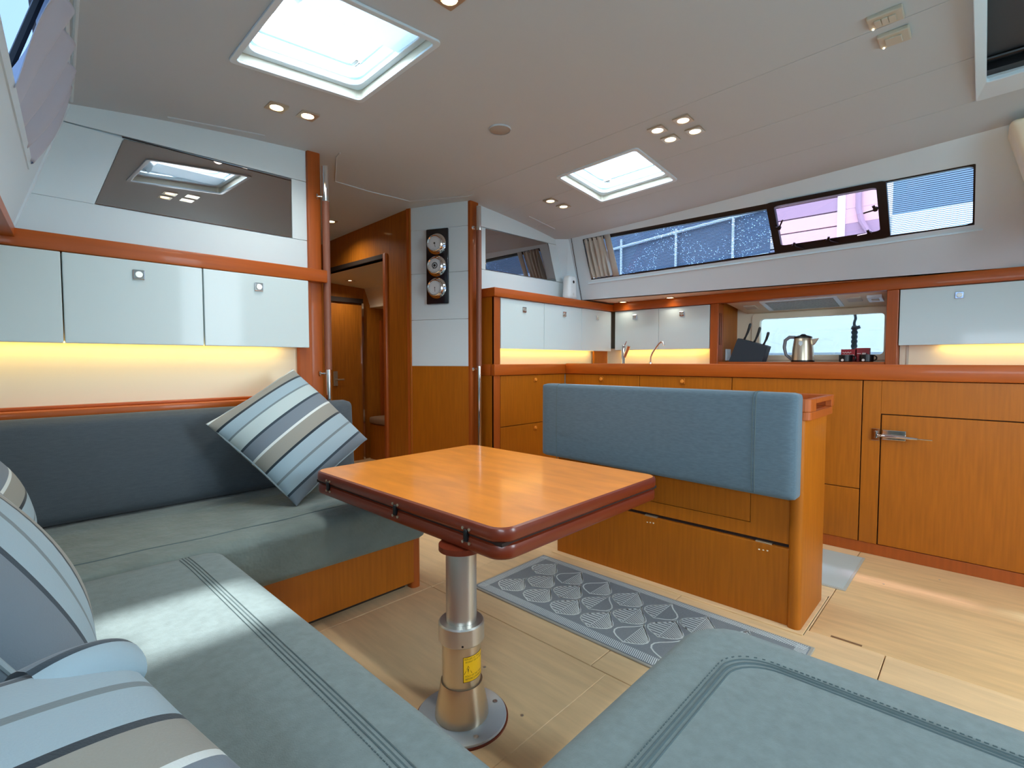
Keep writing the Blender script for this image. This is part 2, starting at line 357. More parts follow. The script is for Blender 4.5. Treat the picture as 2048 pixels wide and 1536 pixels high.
# ------------------------------------------------------------------ shell: coachroof sides and hull sides
def sS(y, z):                                                # starboard coachroof side (leans inboard, narrows forward)
    b = 3.72 - .1517 * (y - .448); t = 3.255 - .010 * y; return b + (t - b) * (z - 1.5) / .5
def side_wall(name, fn, z0, ys, zlo, zhi, hole, m, out, parent):
    # one slab with a window hole: rows of cells between z0 .. window bottom .. window top .. ceiling
    mb = MB(); bm = mb.bm
    rows = [lambda y: z0, zlo, zhi, lambda y: ceil(fn(y, 2.0), y) + .012]
    sub = []
    for k in range(3):
        for q in range(4 if k < 2 else 2): sub.append((k, q / (4 if k < 2 else 2)))
    sub.append((2, 1.0))
    def zz(i, y): k, f = sub[i]; return rows[k](y) * (1 - f) + rows[k + 1](y) * f
    A = [[bm.verts.new((fn(y, zz(i, y)), y, zz(i, y))) for i in range(len(sub))] for y in ys]
    B = [[bm.verts.new((fn(y, zz(i, y)) + out, y, zz(i, y))) for i in range(len(sub))] for y in ys]
    ok = {(a, i): not (hole[0] < (ys[a] + ys[a + 1]) / 2 < hole[1] and sub[i][0] == 1) for a in range(len(ys) - 1) for i in range(len(sub) - 1)}
    for (a, i), f in ok.items():
        if not f: continue
        for L in (A, B): bm.faces.new((L[a][i], L[a + 1][i], L[a + 1][i + 1], L[a][i + 1]))
        for (da, di), p, q in (((-1, 0), (a, i), (a, i + 1)), ((1, 0), (a + 1, i), (a + 1, i + 1)), ((0, -1), (a, i), (a + 1, i)), ((0, 1), (a, i + 1), (a + 1, i + 1))):
            if not ok.get((a + da, i + di), False): bm.faces.new((A[p[0]][p[1]], A[q[0]][q[1]], B[q[0]][q[1]], B[p[0]][p[1]]))
    bmesh.ops.delete(bm, geom=[v for v in bm.verts if not v.link_faces], context='VERTS')
    return mb.build(name, m, parent, smooth=30)
def wlo(y): return 1.648 + (2.31 - y) * .0255
def whi(y): return 1.947
def frange(a, b, n): return [a + (b - a) * i / n for i in range(n + 1)]
wall_s = shell('wall_starboard')
side_wall('coachroof_side', sS, 1.5, frange(-1.35, .062, 4) + frange(.062, 2.312, 8)[1:] + [2.42, 2.60], wlo, whi, (.062, 2.312), M['grp'], .05, wall_s)
# moulded ledge under the window, corner fin, soffit and hull side behind the galley
mb = MB()
for y0, y1 in zip(frange(.03, 2.34, 8)[:-1], frange(.03, 2.34, 8)[1:]):
    a, b = [], []
    for y in (y0, y1):
        z = wlo(y) - .022; x = sS(y, z)
        a.append([(x - .006, y, z - .008), (x - .006, y, z), (x + .01, y, z), (x + .01, y, z - .008)])
    mb.hexa(a[0], a[1])
mb.build('window_ledge', M['grp'], wall_s)
mb = MB(); mb.tube([(sS(2.43, 1.5) - .004, 2.43, 1.5), (sS(2.41, 1.97) - .004, 2.41, 1.97)], .0022, 6); mb.build('panel_seam', M['gap'], wall_s)
mb = MB()
ysf = frange(-1.35, 2.60, 10)
for y0, y1 in zip(ysf[:-1], ysf[1:]):
    mb.hexa([(sS(y0, 1.5) + .001, y0, 1.5), (4.34, y0, 1.5), (4.34, y1, 1.5), (sS(y1, 1.5) + .001, y1, 1.5)], [(sS(y0, 1.5) + .001, y0, 1.53), (4.34, y0, 1.53), (4.34, y1, 1.53), (sS(y1, 1.5) + .001, y1, 1.53)])
mb.build('soffit', M['cream'], wall_s)
GW = (.49, 1.30, 1.035, 1.335)                               # galley window in the hull side, X = 4.20
XH = 4.20
mb = MB()
for y0, y1, z0, z1 in ((-1.35, GW[0], 0, 1.5), (GW[1], 2.6, 0, 1.5), (GW[0], GW[1], 0, GW[2]), (GW[0], GW[1], GW[3], 1.5)):
    mb.box(XH, XH + .05, y0, y1, z0, z1)
mb.build('hull_side', M['cream'], wall_s, smooth=0)
wall_p = shell('wall_port')
side_wall('coachroof_side', sP, 1.467, frange(-1.35, -.1, 4) + frange(-.1, 2.345, 8)[1:] + [2.53, 2.59], lambda y: 1.645, lambda y: 1.925, (-.1, 2.345), M['grp'], -.06, wall_p)
PW = (-1.05, .22, .95, 1.34)  # opening for the added port window, placed to let in fill daylight
mb = MB()
for y0, y1, z0, z1 in ((-1.35, PW[0], 0, 1.47), (PW[1], YB + .05, 0, 1.47), (PW[0], PW[1], 0, PW[2]), (PW[0], PW[1], PW[3], 1.47)): mb.box(-.42, -.36, y0, y1, z0, z1)
mb.build('hull_side', M['white'], wall_p, smooth=0)
MB().hexa([(-.42, -1.35, 1.43), (sP(-1.35, 1.467) + .01, -1.35, 1.43), (sP(YB, 1.467) + .01, YB, 1.43), (-.42, YB, 1.43)],
          [(-.42, -1.35, 1.468), (sP(-1.35, 1.467) + .01, -1.35, 1.468), (sP(YB, 1.467) + .01, YB, 1.468), (-.42, YB, 1.468)]).build('side_shelf', M['oak_y'], wall_p)
mb = MB(); mb.tube([(sP(YB, z) - .002, YB - .006, z) for z in (1.468, 1.6, 1.75, 1.9, 1.96)], .009, 8); mb.build('corner_moulding', M['grp'], wall_p)
mb = MB(); mb.tube([(.266, 2.50, ceil(.266, 2.5)), (.214, 1.83, ceil(.214, 1.83)), (.15, .9, ceil(.15, .9)), (.1, .2, ceil(.1, .2))], .007, 8); mb.build('corner_moulding', M['grp'], wall_p)

# ------------------------------------------------------------------ shell: forward bulkhead
wall_f = shell('wall_forward')
XM = 1.75                                                    # centre line; the two sides mirror each other
XS0, XP1 = 2.262, 1.165
def quad_panel(name, pts, m, parent, y0=YB, t=.014, bevel=.001):
    return MB().prism([(x, y0, z) for x, z in pts], (0, t, 0)).build(name, m, parent, bevel=bevel, seg=1)
def edge_p(z): return sP(YB, z) - .03
def edge_s(z): return sS(2.5, z) + .06
def topz(x): return ceil(x, YB) + .004
def arc(x0, x1, n=6): return [(x, topz(x)) for x in frange(x0, x1, n)]
mb = MB(); mb.box(-.40, 1.21, YB + .015, YB + .05, 0, 1.47); mb.hexa([(edge_p(1.47), YB + .015, 1.47), (1.21, YB + .015, 1.47), (1.21, YB + .05, 1.47), (edge_p(1.47), YB + .05, 1.47)], [(edge_p(2.1), YB + .015, 2.1), (1.21, YB + .015, 2.1), (1.21, YB + .05, 2.1), (edge_p(2.1), YB + .05, 2.1)]); mb.build('bulkhead', M['white'], wall_f, smooth=0)
mb = MB(); mb.box(2.27, 4.30, YB + .015, YB + .05, 0, 1.5); mb.hexa([(2.27, YB + .015, 1.5), (edge_s(1.5), YB + .015, 1.5), (edge_s(1.5), YB + .05, 1.5), (2.27, YB + .05, 1.5)], [(2.27, YB + .015, 2.1), (edge_s(2.1), YB + .015, 2.1), (edge_s(2.1), YB + .05, 2.1), (2.27, YB + .05, 2.1)]); mb.build('bulkhead', M['white'], wall_f, smooth=0)
zl, zu, jg = 1.606, 1.894, .0012
# port: strips round the mirror
quad_panel('wall_panel', [(edge_p(zu), zu + jg), (XP1, zu + .012)] + arc(XP1, edge_p(1.95)), M['white'], wall_f)
quad_panel('wall_panel', [(edge_p(zl), zl + jg), (.326, zl + jg), (.424, zu - .006), (edge_p(zu), zu - jg)], M['white'], wall_f)
quad_panel('wall_panel', [(1.091, zl + .005), (XP1, zl + .006), (XP1, zu + .010), (1.091, zu + .009)], M['white'], wall_f)
quad_panel('wall_panel', [(-.33, 1.463), (XP1, 1.463), (XP1, zl + .004), (1.088, zl + .003), (-.33, zl - jg)], M['white'], wall_f)
quad_panel('wall_panel', [(-.33, .80), (XP1, .80), (XP1, 1.40), (-.33, 1.40)], M['cream'], wall_f)
# starboard
quad_panel('wall_panel', [(XS0 + .07, zu + .022)] + [(edge_s(zu), zu + .038)] + arc(edge_s(1.95), XS0 + .07), M['white'], wall_f)
quad_panel('wall_panel', [(XS0 + .07, zl + .025), (2.419, zl + .025), (2.419, zu + .018), (XS0 + .07, zu + .019)], M['white'], wall_f)
quad_panel('wall_panel', [(3.206, zl + .034), (edge_s(zl), zl + .035), (edge_s(zu), zu + .036), (3.100, zu + .032)], M['white'], wall_f)
quad_panel('wall_panel', [(XS0 + .07, 1.46), (edge_s(1.46), 1.46), (edge_s(zl), zl + .032), (3.206, zl + .031), (2.42, zl + .022), (XS0 + .07, zl + .022)], M['white'], wall_f)
quad_panel('wall_panel', [(XS0 + .07, .9), (4.2, .9), (4.2, 1.458), (XS0 + .07, 1.458)], M['cream'], wall_f)
# corner fin between bulkhead and coachroof side
MB().hexa([(sS(2.5, 1.5) - .07, YB, 1.5), (sS(2.44, 1.5) - .001, 2.44, 1.5), (sS(2.44, 1.5) + .06, 2.60, 1.5), (sS(2.5, 1.5) + .0, 2.60, 1.5)],
          [(sS(2.5, 1.98) - .055, YB, 1.985), (sS(2.44, 1.98) - .001, 2.44, 1.985), (sS(2.44, 1.98) + .06, 2.60, 1.985), (sS(2.5, 1.98), 2.60, 1.985)]).build('corner_fin', M['grp'], wall_f)
tag(quad_panel('bulkhead_mirror', [(.328, zl + .003), (1.087, zl + .008), (1.090, zu + .006), (.426, zu - .008)], M['mirror'], None, t=.012), 'bronze tinted wall mirror with one slanted side above glossy white lockers', 'mirror')
tag(quad_panel('bulkhead_mirror', [(2.421, zl + .026), (3.202, zl + .036), (3.098, zu + .031), (2.421, zu + .017)], M['mirror'], None, t=.012), 'bronze tinted wall mirror above the corner lockers beside the soap dispenser', 'mirror')
MB().box(.42, 1.09, YB - .0015, YB + .002, zu - .004, zu - .0008).build('mirror_shadow_gap', M['gap'], wall_f)

# posts at the passage
def post(x0, x1, y0, y1, z0, z1, name='trim_1', bev=.006): return struct(MB().box(x0, x1, y0, y1, z0, z1).build(name, M['trim_v'], bevel=bev))
post(1.165, 1.232, 2.512, 2.66, 0, ceil(1.2, YB) + .003, 'trim_1')
post(2.258, 2.335, 2.508, 2.60, 0, ceil(2.3, YB) + .003, 'trim_2')
struct(MB().box(-.33, 1.238, 2.462, YB, 1.400, 1.463).build('trim_3', M['oak_x'], bevel=.006))
struct(MB().box(1.10, 1.165, 2.495, YB, .80, 1.40).build('trim_4', M['trim_v'], bevel=.003))
t5 = struct(MB().box(-.33, 1.165, 2.440, YB, .792, .822).build('trim_5', M['oak_x'], bevel=.006))
MB().box(-.33, 1.165, 2.50, YB, .822, .834).build('fiddle_strip', M['oak_x'], t5, bevel=.003)

# angled instrument wall
GD = Vector((-.40, .9165, 0)); GN = Vector((-.9165, -.40, 0)); G0 = Vector((2.258, 2.53, 0)); GL = .435
wall_g = shell('wall_instruments')
def gp(s, z, d=0): p = G0 + GD * s + GN * d; return (p.x, p.y, z)
def gpanel(name, z0, z1, m, d=0, t=.02, s0=0, s1=GL, z1b=None):
    return MB().hexa([gp(s0, z0, d), gp(s1, z0, d), gp(s1, z0, d - t), gp(s0, z0, d - t)], [gp(s0, z1, d), gp(s1, z1b or z1, d), gp(s1, z1b or z1, d - t), gp(s0, z1, d - t)]).build(name, m, wall_g, bevel=.001, seg=1)
gpanel('wall_panel', 0, .9645, M['oak']); gpanel('wall_panel', .9655, 1.283, M['white']); gpanel('wall_panel', 1.285, 1.60, M['white'])
gpanel('wall_panel', 1.602, 1.90, M['white']); gpanel('wall_panel', 1.902, 2.066, M['white'], z1b=2.062)
gpanel('wall_post', 0, 2.066, M['trim_v'], d=.003, s0=GL, s1=GL + .035, t=.05)

# passage, cabin beyond its doorway
PX, PY0 = 2.076, 2.93
wall_pas = shell('wall_passage')
D0, D1, DZ = 3.25, 4.25, 1.755
mb = MB(); mb.box(PX, PX + .04, PY0, D0, 0, 2.07); mb.box(PX, PX + .04, D0, D1, DZ, 2.07); mb.box(PX, PX + .04, D1, 6.1, 0, 2.07)
mb.build('passage_wall', M['brown'], wall_pas)
mb = MB(); mb.box(PX - .018, PX + .05, D0 - .035, D0, 0, DZ + .035); mb.build('door_frame', M['trim_v'], wall_pas, bevel=.006)
mb = MB(); mb.box(PX - .012, PX + .05, D0, D1, DZ, DZ + .035); mb.build('door_frame', M['dark'], wall_pas, bevel=.004)
mb = MB(); mb.box(1.20, 1.245, 2.60, 6.1, 0, 2.07); mb.build('passage_wall', M['brown'], wall_pas)
MB().box(1.20, PX + .05, 6.0, 6.04, 0, 2.07).build('passage_end', M['brown'], wall_pas)
cab = shell('wall_cabin')
CY = 4.6
MB().box(PX + .04, 3.5, CY, CY + .03, 0, 1.75).build('cabin_wall', M['brown'], cab)
MB().hexa([(PX + .04, 2.9, 1.80), (2.70, 2.9, 1.77), (2.70, 2.9, 1.80), (PX + .04, 2.9, 1.83)], [(PX + .04, CY, 1.76), (2.70, CY, 1.73), (2.70, CY, 1.76), (PX + .04, CY, 1.79)]).build('cabin_ceiling', M['cream'], cab)
MB().hexa([(2.70, 2.9, 1.77), (2.78, 2.9, 1.56), (2.80, 2.9, 1.56), (2.72, 2.9, 1.78)], [(2.70, CY, 1.73), (2.765, CY, 1.55), (2.785, CY, 1.55), (2.72, CY, 1.74)]).build('cabin_cove', M['cream'], cab)
MB().box(2.76, 3.5, 2.9, CY, 1.545, 1.57).build('cabin_cove', M['cream'], cab)
MB().box(3.2, 3.23, 2.6, CY, 0, 1.57).build('cabin_wall', M['brown'], cab)
MB().box(2.87, 2.92, CY - .03, CY, .4, 1.42).build('cabin_post', M['trim_v'], cab)
door = struct(MB().box(2.12, 2.645, CY - .035, CY - .002, 0, 1.556).build('door_1', M['brown'], bevel=.004))
MB().box(2.640, 2.660, CY - .05, CY - .001, 0, 1.575).build('door_edge', M['chrome'], door)
MB().box(2.09, 2.66, CY - .04, CY - .001, 1.575, 1.62).build('door_head', M['dark'], door)
mb = MB(); mb.box(2.335, 2.375, CY - .045, CY - .034, .76, .90); mb.tube([(2.355, CY - .04, .82), (2.355, CY - .085, .82), (2.42, CY - .085, .82)], .008, 8)
mb.build('door_handle', M['satin'], door, bevel=.002)
b_ = thing('cabin_berth', 'low upholstered berth seat on wooden base in the cabin past the passage doorway', 'berth', (2.95, 4.3, 0))
MB().box(2.72, 3.19, 3.85, 4.56, 0, .36).build('berth_base', M['brown'], b_, bevel=.004)
MB().rbox((2.70, 3.84, .36), (3.19, 4.56, .44), .03, 6).build('berth_cushion', M['seatin'], b_)

# aft end behind the viewer, with the open companionway that lets in daylight
wall_a = shell('wall_aft')
mb = MB(); mb.box(-.4, 1.5, -1.40, -1.35, 0, 2.2); mb.box(2.1, 4.3, -1.40, -1.35, 0, 2.2); mb.box(1.5, 2.1, -1.40, -1.35, 0, .7); mb.box(1.5, 2.1, -1.40, -1.35, 2.06, 2.2)
mb.build('aft_bulkhead', M['white'], wall_a, smooth=0)

# ------------------------------------------------------------------ windows
def rrect(x0, x1, y0, y1, r, n=5):
    P = []
    for cx, cy, a in ((x1 - r, y1 - r, 0), (x0 + r, y1 - r, 90), (x0 + r, y0 + r, 180), (x1 - r, y0 + r, 270)):
        P += [(cx + r * math.cos(R(a + 90 * k / n)), cy + r * math.sin(R(a + 90 * k / n))) for k in range(n + 1)]
    return P
def ringm(mb, outer, inner, f0, f1):
    """closed ring between two outlines; f0/f1 turn (u, v) into 3-D points of the two faces"""
    bm = mb.bm; n = len(outer)
    L = [[bm.verts.new(f(*p)) for p in o] for f in (f0, f1) for o in (outer, inner)]
    for i in range(n):
        j = (i + 1) % n
        for a, b in ((0, 1), (1, 3), (3, 2), (2, 0)): bm.faces.new((L[a][i], L[a][j], L[b][j], L[b][i]))
    return mb
def wp(off):
    def f(y, k): z = wlo(y) + (whi(y) - wlo(y)) * k; return (sS(y, z) + off, y, z)
    return f
def pane(mb, f, y0, y1, k0, k1, n=6):
    return mb.grid(lambda u, v: f(y0 + (y1 - y0) * u, k0 + (k1 - k0) * v), n, 3)
win1 = shell('window_1')
ringm(MB(), rrect(.058, 2.316, -.01, 1.01, .035), rrect(.070, 2.306, .03, .975, .03), wp(.004), wp(.03)).build('window_frame', M['blackframe'], win1)
pane(MB(), wp(.028), .985, 2.30, .0, 1).build('window_pane', M['rainglass'], win1)
pane(MB(), wp(.028), .065, .42, .0, 1).build('window_pane', M['blindglass'], win1)
mb = MB(); mb.hexa([wp(.0)(.985, .90), wp(.0)(2.30, .93), wp(.02)(2.30, .93), wp(.02)(.985, .90)], [wp(.0)(.985, 1.0), wp(.0)(2.30, 1.0), wp(.02)(2.30, 1.0), wp(.02)(.985, 1.0)])
mb.build('blind_cassette', M['blackframe'], win1)
ph = ringm(MB(), rrect(.408, .992, -.005, 1.0, .03), rrect(.452, .950, .14, .915, .03), wp(-.012), wp(.03)).build('porthole_frame', M['blackframe'], win1, bevel=.002)
pane(MB(), wp(.018), .445, .955, .10, .93, 3).build('porthole_pane', M['lilacglass'], ph)
for y, k, a in ((.940, .50, 60), (.880, .10, -30), (.700, .11, -28), (.500, .13, 5), (.462, .55, 10)):
    c = Vector(wp(-.016)(y, k)); up = (Vector(wp(-.016)(y, k + .1)) - c).normalized(); fw = Vector((0, -1, 0))
    d1 = fw * math.cos(R(a)) + up * math.sin(R(a)); d1 = d1 if y > .6 else -d1
    d2 = fw * math.cos(R(a + 100)) + up * math.sin(R(a + 100))
    n_ = fw.cross(up).normalized(); n_ = n_ if n_.x < 0 else -n_
    mb = MB(); mb.cyl(c, c + n_ * .014, .012, 12)
    e = c + n_ * .010; mb.obox(e + d1 * .028, d1 * .028, d1.cross(n_) * .0045, n_ * .004); mb.obox(e + d2 * .012, d2 * .014, d2.cross(n_) * .006, n_ * .004)
    mb.build('porthole_latch', M['black'], ph)
win2 = shell('window_2')
gf = lambda off: (lambda y, z: (XH + off, y, z))
ringm(MB(), rrect(GW[0] - .03, GW[1] + .05, GW[2] - .03, GW[3] + .035, .03), rrect(GW[0] + .012, GW[1] - .012, GW[2] + .01, GW[3] - .01, .025), gf(-.012), gf(.03)).build('window_frame', M['cream'], win2, bevel=.004)
MB().box(XH + .02, XH + .026, GW[0], GW[1], GW[2], GW[3]).build('window_pane', M['galleyglass'], win2, smooth=0)
win3 = shell('window_3')
pf = lambda off: (lambda y, z: (sP(y, z) + off, y, z))
ringm(MB(), rrect(-.11, 2.355, 1.635, 1.935, .03), rrect(-.08, 2.33, 1.66, 1.905, .03), pf(.004), pf(-.04)).build('window_frame', M['grp'], win3)
MB().grid(lambda u, v: pf(-.05)(-.1 + 2.45 * u, 1.64 + .29 * v), 6, 3).build('window_pane', glass('port_glass', (.035, .05, .08), .05), win3)
mb = MB(); mb.tube([pf(.012)(y, 1.925) for y in (2.35, 1.8, 1.2, .5, 0)], .008, 8); mb.build('curtain_rail', M['grp'], win3)
mb = MB(); mb.tube([pf(-.03)(1.78, 1.64), pf(-.03)(1.74, 1.93)], .010, 6); mb.build('window_mullion', M['blackframe'], win3)

added_win = shell('added_window')  # unseen hull window, added and positioned to supply fill light
hf = lambda off: (lambda y, z: (-.36 + off, y, z))
ringm(MB(), rrect(PW[0] - .03, PW[1] + .03, PW[2] - .03, PW[3] + .03, .04), rrect(PW[0] + .012, PW[1] - .012, PW[2] + .012, PW[3] - .012, .03), hf(.010), hf(-.03)).build('window_frame', M['grp'], added_win, bevel=.003)
MB().grid(lambda u, v: hf(-.04)(PW[0] + (PW[1] - PW[0]) * u, PW[2] + (PW[3] - PW[2]) * v), 2, 2).build('window_pane', M['hatchglass'], added_win)

# curtains
def curtain(name, f, y0, y1, folds, amp, z0, z1, m, gather=0, n=110):
    def fn(u, v):
        w = math.sin(u * folds * 2 * math.pi + .6 * math.sin(5 * u)) * amp * (.55 + .45 * math.sin(3.1 * v + 2 * u)) + amp * .4 * math.sin(u * folds * 5.1 + 3 * v)
        y = y0 + (y1 - y0) * u
        if gather: y += gather * (1 - v) * (.5 - u) * (y1 - y0)
        x, yy, zz = f(y, z0 + (z1 - z0) * v); return (x + w, yy, zz)
    mb = MB().grid(fn, n, 24); o = mb.build(name, m); s = o.modifiers.new('thick', 'SOLIDIFY'); s.thickness = .002; return o
tag(curtain('window_curtain', wp(-.004), 2.298, 2.125, 5.3, .016, .03, .985, M['curtain'], -.12), 'bunched beige curtain with deep folds at the end of the long window', 'curtain')
MB().grid(lambda u, v: wp(-.012)(2.112 - .050 * u, .01 + .985 * v), 3, 4).build('window_curtain', M['curtain']) 
c2 = [o for o in COL.objects if o.name.startswith('window_curtain')][-1]
tag(c2, 'flat pale curtain hem beside the rainy window pane', 'curtain'); c2.modifiers.new('thick', 'SOLIDIFY').thickness = .004
pcf = lambda y, v: (sP(y, 1.645 + .29 * v) - .012 + .030 * v, y - .06 * v, 1.650 + .285 * v)
tag(curtain('window_curtain', pcf, 2.335, 1.70, 4.2, .026, .0, .93, M['curtain2'], 0), 'pulled back lilac grey curtain hanging by a ring on the slanted window', 'curtain')
cr_ = thing('curtain_ring', 'small pale curtain ring hanging from the rail of the slanted window', 'curtain ring', pf(.014)(1.98, 1.917))
mb = MB(); c = Vector(pf(.02)(1.975, 1.912)); mb.tube([c + Vector((0, .008 * math.cos(t), .011 * math.sin(t))) for t in [k * math.pi / 6 for k in range(12)]], .0022, 6, closed=True); mb.build('ring', M['grp'], cr_)
MB().cyl(c + Vector((0, 0, .011)), c + Vector((0, 0, .022)), .003, 8).build('glider', M['grp'], cr_)

# ------------------------------------------------------------------ roof hatches
def hatch(h, label, lx, blind=False):
    x0, x1, y0, y1 = h; cx, cy = (x0 + x1) / 2, (y0 + y1) / 2
    t = thing('roof_hatch', label, 'hatch', (cx, cy, ceil(cx, cy)), 'roof hatches')
    cf = lambda dz: (lambda x, y: (x, y, ceil(x, y) + dz))
    rr = lambda d, r: rrect(x0 + d, x1 - d, y0 + d, y1 - d, r)
    ringm(MB(), rr(-.014, .022), rr(.006, .018), cf(-.007), cf(.002)).build('hatch_flange', M['grp'], t, bevel=.002)
    ringm(MB(), rr(-.004, .02), rr(.004, .02), cf(.003), cf(.045)).build('hatch_well', M['beige'], t)
    ringm(MB(), rr(.003, .03), rr(.030, .045), cf(.030), cf(.050)).build('hatch_frame', M['grp'], t, bevel=.004)
    ringm(MB(), rr(.012, .03), rr(.034, .05), cf(.055), cf(.10)).build('hatch_coaming', M['grp'], t)
    ringm(MB(), rr(-.003, .03), rr(.042, .055), cf(.104), cf(.118)).build('hatch_lid', M['grp'], t, bevel=.003)
    mb = MB(); mb.bm.faces.new([mb.bm.verts.new((x, y, ceil(x, y) + .112)) for x, y in rr(.036, .05)]); mb.build('hatch_pane', M['hatchglass'], t)
    lt = MB().box(lx[0] - .014, lx[0] + .014, lx[1] - .022, lx[1] + .022, ceil(*lx) + .075, ceil(*lx) + .102).build('hatch_latch', M['steel'], t, bevel=.004)
    MB().box(lx[0] - .004, lx[0] + .004, lx[1] - .026, lx[1] + .012, ceil(*lx) + .066, ceil(*lx) + .075).build('latch_lever', M['chrome'], lt, bevel=.002)
    if blind:
        mb = MB(); mb.grid(lambda u, v: (x0 + .012 + .075 * v + .004 * math.sin(9 * u), y0 + .03 + .30 * u, ceil(x0, y0) + .055 + .035 * math.sin(math.pi * v) * (1 + .3 * math.sin(7 * u))), 14, 8)
        mb.build('hatch_blind', M['shade'], t)
        MB().box(x0 + .012, x1 - .012, y0 + .012, y0 + .195, ceil(cx, y0) + .050, ceil(cx, y0) + .053).build('added_sun_shade', M['shade'], t)  # added sheet, sized to narrow the sun patch on the settee
    return t
hatch(H1, 'white framed roof hatch with a partly drawn cloth shade above the settee', (H1[1] - .075, H1[3] - .105), True)
hatch(H2, 'white framed roof hatch over the galley beside the four spotlights', (H2[1] - .07, H2[3] - .09))

# companionway hatch overhead with its dark blind
t = thing('companionway_hatch', 'overhead companionway hatch closed by a dark roller blind in pale frame', 'hatch', (2.08, -.35, ceil(2.08, -.35)))
cf = lambda dz: (lambda x, y: (x, y, ceil(x, y) + dz))
ringm(MB(), rrect(1.30, 2.885, -.85, .062, .01), rrect(1.425, 2.755, -.75, .030, .01), cf(-.014), cf(.004)).build('hatch_frame', M['grp'], t, bevel=.003)
MB().grid(lambda u, v: (1.41 + 1.35 * u, -.76 + .81 * v, ceil(1.41 + 1.35 * u, -.35) + .03), 6, 2).build('roller_blind', M['blind'], t)
mb = MB(); mb.tube([(2.665, -.75, ceil(2.66, -.35) + .018), (2.665, .045, ceil(2.66, -.35) + .018)], .008, 8); mb.build('blind_bar', M['black'], t)
mb = MB(); mb.box(2.70, 2.76, -.75, .045, ceil(2.7, 0) + .004, ceil(2.7, 0) + .03); mb.build('blind_cassette', M['blackframe'], t)
MB().box(1.35, 2.82, -.82, .06, ceil(2, 0) + .051, ceil(2, 0) + .07).build('hatch_cover', M['grp'], t)

# moulded overhead console at the aft corner
t = thing('overhead_console', 'moulded cream overhead console with a slot below the ceiling corner', 'console', (3.35, -.45, 1.75))
MB().hexa([(3.30, -1.2, 1.60), (3.62, -1.2, 1.60), (3.62, -.19, 1.60), (3.30, -.19, 1.60)], [(3.045, -1.2, 2.03), (3.24, -1.2, 2.03), (3.24, -.035, 2.03), (3.045, -.035, 2.03)]).build('console_body', M['cream'], t, bevel=.03, seg=4)
MB().box(3.125, 3.16, -.115, -.105, 1.86, 1.93).build('console_slot', M['black'], t)

# ceiling fittings
t = thing('ceiling_speaker', 'round flush grey loudspeaker set in the ceiling', 'speaker', (1.735, 1.715, ceil(1.735, 1.715) - .006))
MB().lathe([(0, 0), (.046, 0), (.050, .003), (.050, .007)], (1.735, 1.715, ceil(1.735, 1.715) - .006)).build('grille', mat('speaker_grey', (170, 165, 155), .7), t)
MB().lathe([(.050, -.001), (.054, -.001), (.055, .006), (.05, .006)], (1.735, 1.715, ceil(1.735, 1.715) - .006)).build('rim', M['ceil'], t)
def switch_panel(x0, x1, y0, y1, label, keys):
    z = ceil((x0 + x1) / 2, (y0 + y1) / 2)
    t = thing('switch_panel', label, 'switch', ((x0 + x1) / 2, (y0 + y1) / 2, z - .016))
    MB().box(x0, x1, y0, y1, z - .014, z + .002).build('switch_plate', M['beige'], t, bevel=.004)
    for a, b in keys: MB().box(x0 + .018, x1 - .018, y0 + (y1 - y0) * a, y0 + (y1 - y0) * b, z - .019, z - .013).build('switch_key', M['beige'], t, bevel=.002)
    MB().cyl((x1 - .008, y1 - .012, z - .017), (x1 - .008, y1 - .012, z - .012), .003, 8).build('indicator', M['lamp'], t)
switch_panel(2.062, 2.135, .228, .325, 'beige ceiling switch plate with three rocker keys', ((.2, .40), (.41, .60), (.61, .80)))
switch_panel(2.192, 2.275, .222, .312, 'beige ceiling switch plate with one wide rocker key', ((.25, .78),))

SPOT_W = 6.0
def spotlight(x, y, z, label, group, watts=SPOT_W, size=.037):
    t = thing('recessed_spotlight', label, 'spotlight', (x, y, z), group)
    f = lambda dz: (lambda a, b: (a, b, z + dz))
    ringm(MB(), rrect(x - size, x + size, y - size, y + size, .003, 2), [(x + .027 * math.cos(2 * math.pi * k / 12 + .26 * 0 + math.pi / 4 - math.pi / 4), y + .027 * math.sin(2 * math.pi * k / 12)) for k in range(12)], f(-.006), f(.002)).build('bezel', M['satin'], t)
    MB().lathe([(0, -.0045), (.022, -.004), (.0265, -.001)], (x, y, z), n=20).build('lens', M['lamp'], t)
    l = bpy.data.lights.new('spot_lamp', 'SPOT'); l.energy = watts; l.spot_size = R(150); l.spot_blend = .9; l.color = (1, .92, .80); l.shadow_soft_size = .025
    lo = bpy.data.objects.new('spot_lamp', l); COL.objects.link(lo); lo.parent = t; lo.location = (0, 0, -.012)
    return t
for x, y, w in ((.876, 2.161, 'nearer the slanted side wall'), (1.006, 2.160, 'nearer the passage post')): spotlight(x, y, ceil(x, y), 'square chrome ceiling spotlight above the large mirror, the one ' + w, 'pair of spotlights by the large mirror')
for x, y, w in ((1.004, 1.206, 'hatch side over the tabletop'), (.878, 1.204, 'hatch side over the long seat'), (1.004, 1.078, 'aft side over the tabletop'), (.878, 1.078, 'aft side over the long seat')): spotlight(x, y, ceil(x, y), 'square chrome spotlight in the settee ceiling cluster, ' + w, 'cluster of spotlights over the settee', 7)
for x, y, w in ((2.263, 1.176, 'hatch side next to the ceiling seam'), (2.260, 1.047, 'aft side next to the ceiling seam'), (2.389, 1.046, 'aft side towards the windows'), (2.383, 1.168, 'hatch side towards the windows')): spotlight(x, y, ceil(x, y), 'square chrome spotlight in the cluster of four, ' + w, 'cluster of four spotlights', 5)
